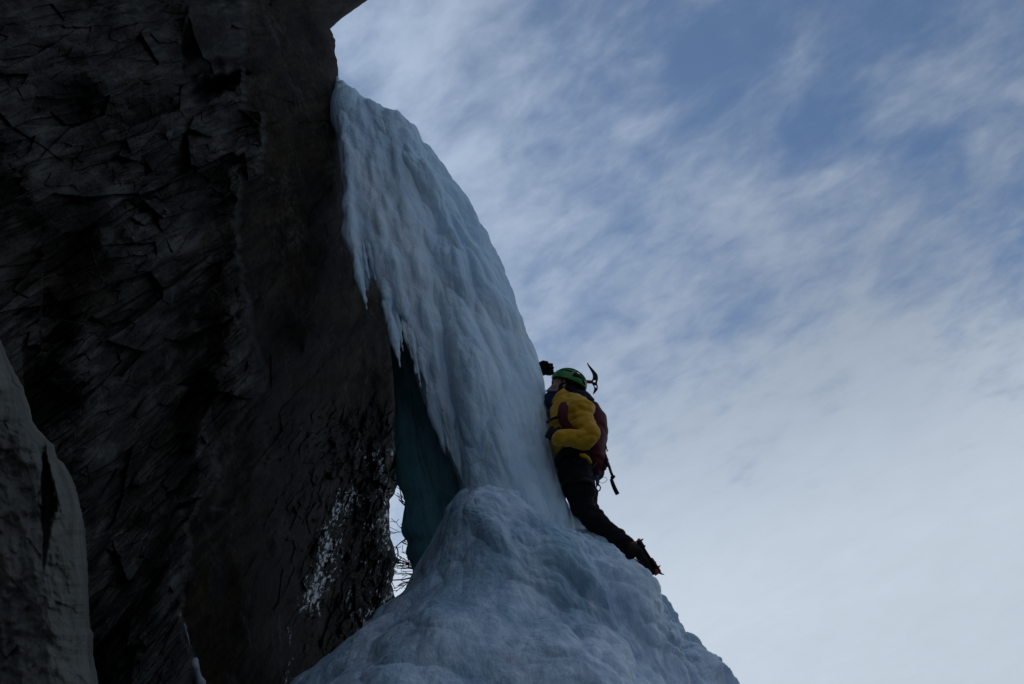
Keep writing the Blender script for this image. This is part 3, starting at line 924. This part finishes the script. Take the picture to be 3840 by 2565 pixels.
def ring(c, half_fb, half_lr, up, n=28, pw=2.4):
    a = bf; a = (a - up * a.dot(up)).normalized(); b = up.cross(a)
    out = []
    for j in range(n):
        t = 2 * math.pi * j / n; cs, sn = math.cos(t), math.sin(t)
        out.append(c + a * (half_fb * math.copysign(abs(cs) ** (2 / pw), cs)) + b * (half_lr * math.copysign(abs(sn) ** (2 / pw), sn)))
    return out


# body: one continuous surface
b = MB()
b.ell(head, hf * 0.094, hl * 0.074, hu * 0.108, 28, 18)
b.ell(head + hf * 0.035 - hu * 0.062, hf * 0.062, hl * 0.056, hu * 0.060, 22, 14)      # jaw
b.ell(head + hf * 0.085 - hu * 0.100, hf * 0.024, hl * 0.026, hu * 0.020)               # chin
b.ell(head + hf * 0.088 + hu * 0.022, hf * 0.014, hl * 0.050, hu * 0.012)               # brow
b.tube([head + hf * 0.088 + hu * 0.015, head + hf * 0.108 - hu * 0.020, head + hf * 0.122 - hu * 0.038], [0.008, 0.011, 0.013], 10)
b.ell(head + hf * 0.108 - hu * 0.042, hf * 0.012, hl * 0.019, hu * 0.010)               # nostrils
b.ell(head + hf * 0.092 - hu * 0.062, hf * 0.012, hl * 0.024, hu * 0.006)               # lips
b.ell(head + hf * 0.090 - hu * 0.073, hf * 0.012, hl * 0.022, hu * 0.007)
for s in (1, -1):
    b.ell(head + hf * 0.062 + hl * 0.045 * s - hu * 0.028, hf * 0.022, hl * 0.020, hu * 0.020)    # cheek
    b.ell(head - hf * 0.008 + hl * 0.076 * s - hu * 0.018, hf * 0.016, hl * 0.008, hu * 0.030)    # ear
b.limb([head - hu * 0.08 - hf * 0.01, neck, chest + (neck - chest) * 0.6], [0.058, 0.060, 0.075])
b.ring_loft([ring(hip - ZW * 0.04, 0.08, 0.12, ZW), ring(belly, 0.085, 0.13, ZW), ring(chest, 0.11, 0.16, ZW), ring(chest + (neck - chest) * 0.6, 0.08, 0.12, ZW)])
for sh, el, wr in ((shN, elN, wrN), (shF, elF, wrF)):
    b.limb([sh, el, wr], [0.055, 0.042, 0.028])
for kn, an, off in ((knN, anN, -YW * 0.08), (knF, anF, YW * 0.09)):
    if kn is knN: b.limb([Q(2161, 1800, 8.24), Q(2176, 1850, 8.20), Q(2190, 1900, 8.15), kn, Q(2278, 1988, 8.06), Q(2318, 2022, 8.03), an], [0.075, 0.07, 0.058, 0.05, 0.048, 0.046, 0.034])
    else: b.limb([hip + off, kn, (kn + an) / 2, an], [0.070, 0.050, 0.048, 0.036])
body = b.build('body', M['skin'], person, voxel=0.009, sm=2)

# hair and short beard, eye
h = MB()
h.ell(head - hf * 0.02 + hu * 0.004, hf * 0.088, hl * 0.079, hu * 0.105, 24, 16)
h.ell(head - hf * 0.055 - hu * 0.045, hf * 0.048, hl * 0.066, hu * 0.055)
h.build('hair', M['beard'], person, voxel=0.008, sm=1, disp=lambda c: 0.003 * fbm(c[:, 0] * 60, c[:, 1] * 60, c[:, 2] * 60, 2, 500))
h = MB()
h.ell(head + hf * 0.040 - hu * 0.088, hf * 0.064, hl * 0.061, hu * 0.040)
h.ell(head + hf * 0.088 - hu * 0.094, hf * 0.026, hl * 0.030, hu * 0.028)
for s in (1, -1):
    h.ell(head + hf * 0.015 + hl * 0.062 * s - hu * 0.05, hf * 0.020, hl * 0.012, hu * 0.045)
h.build('beard', M['beard'], person, voxel=0.008, sm=1)
for s in (1, -1):
    h = MB(); h.ell(head + hf * 0.083 + hl * 0.031 * s + hu * 0.004, hf * 0.008, hl * 0.012, hu * 0.007)
    h.build('eye', M['beard'], person)

# helmet: black foam under a vented green shell
mf = (hf * math.cos(R_(17)) + hu * math.sin(R_(17))).normalized(); mu = hl.cross(mf); mu = mu if mu.dot(hu) > 0 else -mu
hc = Q(2133, 1438, 8.68)
lin = MB()
lin.ell(hc - mu * 0.004, mf * 0.122, hl * 0.100, mu * 0.098, 36, 22)
vv = []
lo = lin.build('helmet', M['liner'], person)
me = lo.data
import bmesh
bm = bmesh.new(); bm.from_mesh(me)
bmesh.ops.bisect_plane(bm, geom=bm.verts[:] + bm.edges[:] + bm.faces[:], plane_co=hc - mu * 0.012, plane_no=mu, clear_inner=True)
bmesh.ops.holes_fill(bm, edges=[e for e in bm.edges if e.is_boundary])
bm.to_mesh(me); bm.free()
NA, NB_ = 72, 96
V, Fc = [], []
for i in range(NA + 1):
    al = math.pi * i / NA
    for j in range(NB_ + 1):
        be = math.pi * (-0.5 - 0.06 + 1.12 * j / NB_)
        # a slightly lower rim at the nape
        rr_ = math.sin(al)
        p = hc + mf * (0.128 * math.cos(al)) + hl * (0.106 * rr_ * math.sin(be)) + mu * (0.105 * rr_ * math.cos(be))
        V.append(tuple(p))
for i in range(NA):
    al = 180 * (i + 0.5) / NA
    for j in range(NB_):
        be = abs(180 * (-0.56 + 1.12 * (j + 0.5) / NB_))
        vent = False
        if be < 7: vent = 40 < al < 88 or 98 < al < 132
        elif 12 < be < 30: vent = (32 < al < 80) or (86 < al < 130) or (136 < al < 158)
        elif 36 < be < 56: vent = (40 < al < 102 and be < 52) or (108 < al < 150)
        elif 61 < be < 84: vent = (54 < al < 100 and be < 70) or (108 < al < 108 + (90 - be) * 1.6) or (150 - (84 - be) * .6 < al < 164)
        if al < 6 or al > 175: vent = False
        if not vent:
            a = i * (NB_ + 1) + j
            Fc.append((a, a + 1, a + NB_ + 2, a + NB_ + 1))
me = bpy.data.meshes.new('helmet_shell'); me.from_pydata(V, [], Fc); me.update()
hs = link('shell', me, M['green'], lo)
md = hs.modifiers.new('solid', 'SOLIDIFY'); md.thickness = 0.009; md.offset = 0
hs.modifiers.new('s', 'SUBSURF').levels = 1
st = MB()
for s in (1, -1):
    st.tube([hc + hl * 0.098 * s - mu * 0.01 + mf * 0.02, head + hl * 0.068 * s + hf * 0.02 - hu * 0.05, head + hf * 0.03 - hu * 0.128], [0.005] * 3, 6)
    st.tube([hc + hl * 0.098 * s - mu * 0.01 - mf * 0.05, head + hl * 0.074 * s + hf * 0.015 - hu * 0.035], [0.005] * 2, 6)
st.build('chin_strap', M['web'], lo)

# neck tube with a lighter blue rim
g = MB()
g.ring_loft([[Vector(c) + (RV * math.cos(t) * a) + (FV * math.sin(t) * bb) + UV * math.cos(t) * k for t in [2 * math.pi * j / 28 for j in range(28)]]
             for c, a, bb, k in [(Q(2090, 1466, 8.64), 0.068, 0.075, 0.0), (Q(2086, 1484, 8.63), 0.078, 0.088, 0.0), (Q(2082, 1503, 8.61), 0.080, 0.10, 0.01), (Q(2094, 1522, 8.59), 0.072, 0.105, 0.015), (Q(2112, 1545, 8.57), 0.06, 0.10, 0.02)]])
gaiter = g.build('neck_gaiter', M['navy'], person, voxel=0.009, sm=2, disp=lambda c: 0.005 * fbm(c[:, 0] * 18, c[:, 1] * 18, c[:, 2] * 40, 3, 510))
g = MB()
g.tube([Q(2088, 1466, 8.64) + RV * 0.072 * math.cos(t) + FV * 0.079 * math.sin(t) for t in [2 * math.pi * j / 24 for j in range(25)]], 0.006, 6)
g.build('rim', M['blue'], gaiter)
g = MB()     # loose navy hood lying behind the head
g.limb([Q(2150, 1478, 8.62), Q(2186, 1487, 8.62), Q(2208, 1500, 8.60), Q(2222, 1524, 8.58)], [0.045, 0.050, 0.042, 0.022])
g.limb([Q(2140, 1482, 8.72), Q(2180, 1492, 8.74), Q(2212, 1512, 8.68)], [0.045, 0.05, 0.035])
g.build('hood', M['navy'], person, voxel=0.011, sm=3, disp=lambda c: 0.008 * fbm(c[:, 0] * 14, c[:, 1] * 14, c[:, 2] * 20, 3, 511))


def folds(c, amp=1.0, seed=520):
    x, y, z = c[:, 0], c[:, 1], c[:, 2]
    return amp * (0.030 * (billow(x * 4.5 + z * 3, y * 4.5, z * 9, 2, seed) - 0.45) + 0.003 * fbm(x * 30, y * 30, z * 30, 2, seed + 9))


j = MB()
j.ring_loft([ring(Q(2150, 1722, 8.36), 0.118, 0.165, ZW), ring(Q(2148, 1690, 8.38), 0.118, 0.168, ZW), ring(Q(2141, 1645, 8.42), 0.142, 0.182, ZW), ring(Q(2138, 1590, 8.46), 0.140, 0.182, ZW),
             ring(Q(2138, 1545, 8.52), 0.122, 0.170, ZW), ring(Q(2128, 1515, 8.56), 0.095, 0.145, ZW), ring(Q(2120, 1495, 8.60), 0.07, 0.08, ZW)])
j.limb([Q(2156, 1540, 8.42), Q(2172, 1536, 8.38), Q(2192, 1585, 8.28), elN, Q(2190, 1642, 8.19), Q(2140, 1646, 8.17), Q(2108, 1645, 8.16)], [0.086, 0.088, 0.078, 0.066, 0.062, 0.058, 0.050])
j.limb([shF, (shF + elF) / 2, elF, (elF + wrF) / 2, wrF + (elF - wrF) * 0.12], [0.09, 0.075, 0.068, 0.056, 0.045])
jacket = j.build('jacket', M['yellow'], person, voxel=0.011, sm=3, disp=lambda c: folds(c, 1.1))
g = MB()   # stand-up collar
g.tube([Q(2118, 1462, 8.54), Q(2096, 1484, 8.52), Q(2078, 1512, 8.53), Q(2068, 1545, 8.53)], [0.016, 0.026, 0.022, 0.014], 10)
g.build('collar', M['yellow'], jacket)
g = MB()   # hem showing under the harness
g.tube([Q(2174, 1704, 8.16), Q(2190, 1709, 8.16), Q(2205, 1719, 8.16), Q(2218, 1738, 8.17)], [0.008, 0.016, 0.014, 0.006], 8)
g.build('hem', M['yellow'], jacket)

tr = MB()
tr.ring_loft([ring(Q(2155, 1722, 8.35), 0.105, 0.155, ZW), ring(Q(2160, 1765, 8.32), 0.125, 0.170, ZW), ring(Q(2164, 1810, 8.29), 0.118, 0.160, ZW)])
tr.limb([Q(2161, 1790, 8.22), Q(2172, 1840, 8.20), Q(2184, 1895, 8.15), Q(2212, 1936, 8.12), Q(2243, 1962, 8.08), Q(2278, 1988, 8.06), Q(2318, 2022, 8.03), Q(2360, 2060, 8.0)], [0.104, 0.099, 0.080, 0.067, 0.066, 0.062, 0.068, 0.053])
tr.limb([Q(2240, 1940, 8.1), Q(2262, 1956, 8.08)], [0.055, 0.045])
tr.limb([hip + YW * 0.10, (hip + YW * 0.1 + knF) / 2, knF, anF], [0.105, 0.09, 0.07, 0.055])
trousers = tr.build('trousers', M['black'], person, voxel=0.011, sm=3, disp=lambda c: folds(c, 0.8, 540))


def boot(an, toe_dir, sole_n, name_parent):
    """boot from the ankle, toes along toe_dir, sole facing sole_n"""
    t = Vector(toe_dir).normalized(); n = Vector(sole_n); n = (n - t * n.dot(t)).normalized(); s = t.cross(n)
    t, n, s = t * 0.86, n * 0.86, s * 0.86
    bt = MB()
    bt.ell(an - t * 0.06 - n * 0.00, t * 0.055, s * 0.052, n * 0.055)
    bt.ell(an + n * 0.035 - t * 0.02, t * 0.075, s * 0.046, n * 0.045)
    bt.ell(an + t * 0.08 + n * 0.035, t * 0.105, s * 0.046, n * 0.044)
    bt.ell(an + t * 0.145 + n * 0.042, t * 0.06, s * 0.042, n * 0.036)
    bo = bt.build('boot', M['boot'], name_parent, voxel=0.008, sm=2)
    so_ = MB()
    ol = [an + n * 0.078 + t * a + s * bb for a, bb in [(-0.085, 0.02), (-0.085, -0.02), (-0.05, -0.036), (0.04, -0.036), (0.13, -0.046), (0.19, -0.03), (0.205, 0), (0.19, 0.03), (0.13, 0.046), (0.04, 0.036), (-0.05, 0.036)]]
    so_.plate(ol, n, 0.012)
    so_.build('sole', M['web'], bo)
    la = MB()
    for i in range(5):
        p = an + t * (0.01 + 0.026 * i) - n * (0.012 - 0.008 * i)
        la.tube([p + s * 0.03, p - n * 0.008, p - s * 0.03], 0.0035, 5)
    la.build('laces', M['red'], bo)
    cr = MB()
    cr.ell(an + t * 0.185 + n * 0.072, t * 0.030, s * 0.045, n * 0.020)
    for a0, a1, wd in ((-0.085, -0.02, 0.028), (0.08, 0.20, 0.042)):
        cr.plate([an + n * 0.092 + t * a + s * bb for a, bb in [(a0, -wd), (a1, -wd * 1.05), (a1, wd * 1.05), (a0, wd)]], n, 0.006)
    cr.plate([an + n * 0.092 + t * a + s * bb for a, bb in [(-0.025, -0.008), (0.095, -0.008), (0.095, 0.008), (-0.025, 0.008)]], n, 0.005)
    cr.tube([an + t * 0.2 + n * 0.07 + s * 0.04, an + t * 0.215 + n * 0.055, an + t * 0.2 + n * 0.07 - s * 0.04], 0.005, 6)
    cr.tube([an - t * 0.085 + n * 0.07, an - t * 0.105 + n * 0.02, an - t * 0.10 - n * 0.02], 0.006, 6)
    co_ = cr.build('crampon', M['cred'], bo)
    for a, bb, l in [(-0.08, 0.024, .026), (-0.08, -0.024, .022), (-0.03, 0.026, .010), (0.12, 0.034, .012), (0.165, 0.036, .026), (0.165, -0.036, .022)]:
        p = an + n * 0.092 + t * a + s * bb
        MB().tube([p, p + n * l], [0.009, 0.0015], 5).build('spike', M['steel'], bo)
    for bb in (0.022, -0.022):
        p = an + n * 0.088 + t * 0.195 + s * bb
        MB().tube([p, p + t * 0.03 + n * 0.004, p + t * 0.052 + n * 0.02], [0.009, 0.007, 0.002], 5).build('spike', M['steel'], bo)
    return bo


boot(Q(2384, 2086, 7.99), RV * 0.52 - UV * 0.84 + FV * 0.15, RV * 0.74 + UV * 0.50 + FV * 0.30, person)
boot(anF, -XW * 0.9 + YW * 0.3 + ZW * 0.15, -ZW, person)


def glove(wr, palm_dir, across, grip_c, grip_axis, gr, parent, sc=1.0):
    """palm from the wrist plus four bent fingers closing round a bar, thumb from the side of the palm"""
    d = Vector(palm_dir).normalized(); a = Vector(across); a = (a - d * a.dot(d)).normalized(); n = d.cross(a)
    g = MB()
    pc = wr + d * 0.055
    g.ell(pc, d * 0.055, a * 0.046, n * 0.024)
    g.limb([wr - d * 0.05, wr - d * 0.01], [0.040, 0.034])
    lens = (0.070, 0.080, 0.076, 0.060)
    for i, L_ in enumerate(lens):
        o = a * (0.034 - 0.0225 * i)
        p0 = wr + d * 0.085 + o; p1 = p0 + d * (L_ * 0.42) + n * 0.012; p2 = p1 + d * (L_ * 0.08) + n * (L_ * 0.42); p3 = p2 - d * (L_ * 0.30) + n * 0.006
        g.tube([p0, p1, p2, p3], [0.0125, 0.0120, 0.0110, 0.0095], 10)
        for q in (p1, p2, p3): g.ell(q, (0.0105, 0, 0), (0, 0.0105, 0), (0, 0, 0.0105), 10, 6)
    t0 = wr + d * 0.03 + a * 0.036; t1 = t0 + d * 0.030 + a * 0.018 + n * 0.016; t2 = t1 + d * 0.026 - a * 0.004 + n * 0.018
    g.tube([t0, t1, t2], [0.016, 0.014, 0.011], 10); g.ell(t2, (0.011, 0, 0), (0, 0.011, 0), (0, 0, 0.011), 10, 6)
    return g.build('glove', M['glove'], parent, voxel=0.0045, sm=1)


# raised far hand on the grip of the ice axe, near hand at the chest against the ice
axN = Q(2046, 1398, 8.97); axT = Q(2232, 1433, 8.90)
axd = (axT - axN).normalized()
glove(Q(2006, 1386, 8.96), RV * 0.95 + UV * 0.02 + FV * 0.1, UV, axN, axd, 0.015, person)
glove(Q(2094, 1642, 8.20), -RV * 0.50 + UV * 0.30 + FV * 0.6, UV * 0.7 + RV * 0.5, None, None, 0, person)

# harness
hr = MB()
def belt(c, fb, lr, up, h_, th=0.006, n=40):
    o_, i_ = ring(c, fb + th, lr + th, up, n), ring(c, fb, lr, up, n)
    b0 = len(hr.v)
    for rg, dz in ((o_, -h_), (o_, h_), (i_, h_), (i_, -h_)):
        hr.v += [tuple(p + up * dz) for p in rg]
    for q in range(4):
        for jj in range(n):
            a1 = b0 + q * n + jj; a2 = b0 + q * n + (jj + 1) % n; q2 = (q + 1) % 4
            hr.f.append((a1, a2, b0 + q2 * n + (jj + 1) % n, b0 + q2 * n + jj))
belt(Q(2154, 1728, 8.34), 0.124, 0.176, (ZW - XW * 0.12).normalized(), 0.026)
belt(Q(2170, 1826, 8.20), 0.106, 0.106, (ZW + XW * 0.25).normalized(), 0.018)
har = hr.build('harness', M['web'], person)
for s0, s1, s2 in [((2150, 1712), (2168, 1740), (2190, 1712)), ((2196, 1716), (2216, 1752), (2236, 1736)), ((2108, 1712), (2112, 1738), (2128, 1716))]:
    pa, pb, pc = Q(*s0, 8.15), Q(*s1, 8.12), Q(*s2, 8.17)
    gl = MB(); gl.tube([pa, pa.lerp(pb, .6) - UV * 0.01, pb, pc.lerp(pb, .6) - UV * 0.01, pc], 0.004, 6)
    gl.build('gear_loop', M['web'], har)
bu = MB()
bu.plate([Q(2166, 1652, 8.2) + RV * a + UV * bb for a, bb in [(0, 0), (0.03, 0.012), (0.033, 0.004), (0.004, -0.01)]], FV, 0.006)
bu.tube([Q(2170, 1668, 8.2), Q(2180, 1676, 8.2), Q(2188, 1690, 8.2)], 0.005, 6)
bu.build('buckle', M['alloy'], har)

# backpack, its straps pass over the near shoulder and the chest
pack = empty('backpack', Q(2250, 1785, 8.40))
tag(pack, 'dark maroon backpack worn by the climber over the yellow jacket', 'backpack')
p = MB()
def pr(px, py, d, hw, hd, tilt=0.0):
    c = Q(px, py, d); out = []
    for k_ in range(30):
        t = 2 * math.pi * k_ / 30; cs, sn = math.cos(t), math.sin(t)
        out.append(c + XW * (hw * math.copysign(abs(cs) ** 0.8, cs)) + YW * (hd * math.copysign(abs(sn) ** 0.8, sn)))
    return out
p.ring_loft([pr(2222, 1532, 8.62, 0.020, 0.09), pr(2226, 1545, 8.60, 0.052, 0.13), pr(2227, 1580, 8.57, 0.088, 0.15), pr(2230, 1620, 8.52, 0.096, 0.155), pr(2228, 1660, 8.47, 0.088, 0.155),
             pr(2226, 1700, 8.43, 0.080, 0.15), pr(2232, 1740, 8.39, 0.078, 0.14), pr(2236, 1768, 8.37, 0.052, 0.12), pr(2237, 1788, 8.36, 0.022, 0.07)])
pk = p.build('pack_body', M['maroon'], pack, voxel=0.010, sm=3, disp=lambda c: folds(c, 0.35, 560))
s = MB()
def ribbon(mb, pts, wd, th, nrm):
    pts = [Vector(q) for q in pts]; rings = []
    for i, q in enumerate(pts):
        t = (pts[min(i + 1, len(pts) - 1)] - pts[max(i - 1, 0)]).normalized()
        n_ = (Vector(nrm) - t * Vector(nrm).dot(t)).normalized(); s_ = t.cross(n_)
        w_ = wd[i] if hasattr(wd, '__len__') else wd
        rings.append([q + s_ * (w_ / 2) * cx_ + n_ * (th / 2) * cy_ for cx_, cy_ in ((-1, -.6), (-.85, -1), (.85, -1), (1, -.6), (1, .6), (.85, 1), (-.85, 1), (-1, .6))])
    mb.ring_loft(rings)
ribbon(s, [Q(2150, 1488, 8.50), Q(2132, 1500, 8.44), Q(2114, 1522, 8.34), Q(2108, 1552, 8.275), Q(2116, 1584, 8.24), Q(2138, 1612, 8.22), Q(2156, 1632, 8.22), Q(2176, 1650, 8.2)], [0.05, 0.06, 0.066, 0.07, 0.066, 0.058, 0.05, 0.04], 0.012, -FV - RV * .3)
sb = s.build('shoulder_strap', M['maroon'], pack)
s = MB()
ribbon(s, [Q(2096, 1562, 8.25), Q(2072, 1570, 8.28), Q(2050, 1584, 8.38)], 0.018, 0.008, -FV - RV)
s.build('chest_strap', M['web'], pack)
s = MB()
s.tube([Q(2268, 1668, 8.44), Q(2274, 1676, 8.43), Q(2276, 1688, 8.43), Q(2268, 1680, 8.43), Q(2266, 1694, 8.43)], 0.0045, 6)
s.tube([Q(2274, 1684, 8.43), Q(2280, 1690, 8.43), Q(2274, 1693, 8.43)], 0.004, 6)
s.tube([Q(2262, 1660, 8.44), Q(2271, 1700, 8.42), Q(2277, 1718, 8.41)], 0.004, 6)
s.build('side_strap', M['web'], pack)
s = MB()
s.limb([Q(2262, 1712, 8.36), Q(2270, 1725, 8.36), Q(2271, 1742, 8.36), Q(2262, 1758, 8.36)], [0.022, 0.024, 0.022, 0.016])
s.build('pocket', M['maroon'], pack, voxel=0.009, sm=2)


# ice axes
def axe_head(mb, left, right, d, hole_rows=(), th=0.010):
    n = len(left); b0 = len(mb.v)
    for sgn in (1, -1):
        for (lx, ly), (rx, ry) in zip(left, right):
            for t in (0, 0.3, 0.7, 1):
                mb.v.append(tuple(Q(lx + (rx - lx) * t, ly + (ry - ly) * t, d) + FV * (th / 2 * sgn)))
    k_ = 4; h_ = n * k_
    keep = {(i, j) for i in range(n - 1) for j in range(3)} - {(i, 1) for i in hole_rows}
    for i, j_ in keep:
        a = b0 + i * k_ + j_
        mb.f.append((a, a + 1, a + k_ + 1, a + k_)); mb.f.append((a + h_, a + h_ + k_, a + h_ + k_ + 1, a + h_ + 1))
        for (di, dj, u, v_) in ((-1, 0, 0, 1), (1, 0, k_, k_ + 1), (0, -1, 0, k_), (0, 1, 1, k_ + 1)):
            if (i + di, j_ + dj) not in keep:
                mb.f.append((a + u, a + v_, a + v_ + h_, a + u + h_))


ax = empty('ice_axe', axN)
tag(ax, 'ice axe held in the raised glove, its curved pick sticking up behind the green helmet', 'ice axe')
s = MB(); s.tube([axN + RV * 0.02, axN.lerp(axT, 0.5) + UV * 0.008, Q(2196, 1431, 8.91)], [0.013, 0.0125, 0.012], 10, flat=0.8)
s.build('shaft', M['steel'], ax)
s = MB(); s.tube([Q(2194, 1431, 8.91), Q(2210, 1432, 8.905), Q(2224, 1432.5, 8.90)], [0.0125, 0.0125, 0.0125], 10, flat=0.85)
s.build('red_collar', M['red'], ax)
s = MB(); s.tube([Q(2020, 1390, 8.98), Q(2046, 1397, 8.97), Q(2066, 1402, 8.965)], [0.017, 0.016, 0.015], 10)
s.build('grip', M['web'], ax)
s = MB()
L1 = [(2200.5, 1361), (2206, 1374), (2214, 1388), (2221, 1401), (2223.5, 1411), (2222, 1421), (2218, 1427), (2217, 1433), (2219, 1438), (2223, 1444), (2227, 1451), (2228.5, 1458), (2226.5, 1466), (2223.5, 1476)]
R1 = [(2203, 1360), (2212.5, 1372), (2222.5, 1383), (2231.5, 1393), (2240, 1404), (2242.5, 1416), (2241.5, 1426), (2239.5, 1433), (2239, 1440), (2241.5, 1447), (2242, 1456), (2239.5, 1463), (2234, 1470), (2225.5, 1479)]
axe_head(s, L1, R1, 8.90, hole_rows=(6, 9), th=0.012)
s.build('pick', M['steel'], ax)

ax2 = empty('ice_axe', Q(2279, 1735, 8.30))
tag(ax2, 'spare ice axe hanging shaft down from the back of the climber, outlined against the sky', 'ice axe')
s = MB(); s.tube([Q(2276, 1728, 8.30), Q(2284, 1748, 8.29), Q(2291, 1770, 8.28), Q(2298, 1788, 8.27)], [0.010, 0.010, 0.0095, 0.010], 10)
s.build('shaft', M['steel'], ax2)
s = MB(); s.tube([Q(2292, 1796, 8.27), Q(2300, 1820, 8.26), Q(2308, 1838, 8.25), Q(2316, 1853, 8.24)], [0.012, 0.014, 0.0145, 0.015], 10)
s.limb([Q(2296, 1791, 8.27), Q(2302, 1787, 8.27)], [0.013, 0.010])
s.build('grip', M['web'], ax2)
s = MB()
axe_head(s, [(2262, 1736), (2266, 1741), (2270, 1744), (2274, 1741), (2278, 1733)], [(2266, 1757), (2270, 1757), (2276, 1752), (2282, 1749), (2287, 1738)], 8.30, hole_rows=(1,), th=0.012)
s.tube([Q(2266, 1752, 8.3), Q(2262, 1759, 8.3), Q(2268, 1763, 8.3), Q(2274, 1757, 8.3)], 0.004, 6)
s.build('pick', M['steel'], ax2)

qd = empty('quickdraw', Q(2240, 1790, 8.20))
tag(qd, 'blue sling with a carabiner and thin wire loop hanging behind the black trousers', 'quickdraw')
s = MB(); ribbon(s, [Q(2239, 1783, 8.20), Q(2240, 1802, 8.19), Q(2241, 1822, 8.18)], [0.026, 0.023, 0.021], 0.010, -FV)
s.build('sling', M['blue'], qd)
def loop(mb, pts, r, d):
    q = [Q(a, bb, d) for a, bb in pts]; q.append(q[0]); q.append(q[1]); mb.tube(q, r, 7)
s = MB(); loop(s, [(2239, 1820), (2248, 1819), (2252, 1828), (2250, 1837), (2243, 1842), (2233, 1842), (2227, 1844), (2230, 1836), (2234, 1829)], 0.0045, 8.18)
s.build('carabiner', M['steel'], qd)
s = MB(); loop(s, [(2247, 1793), (2256, 1789.5), (2266, 1789), (2274, 1792), (2276.5, 1798), (2272, 1806), (2264, 1811), (2255, 1811.5), (2248, 1808)], 0.0017, 8.19)
s.build('wire_loop', M['steel'], qd)
s = MB(); loop(s, [(2052, 1522), (2051, 1529), (2055, 1534), (2060, 1531)], 0.0022, 8.45)
s.tube([Q(2058, 1512, 8.5), Q(2054, 1522, 8.46)], 0.002, 5)
s.build('drawcord', M['web'], person)
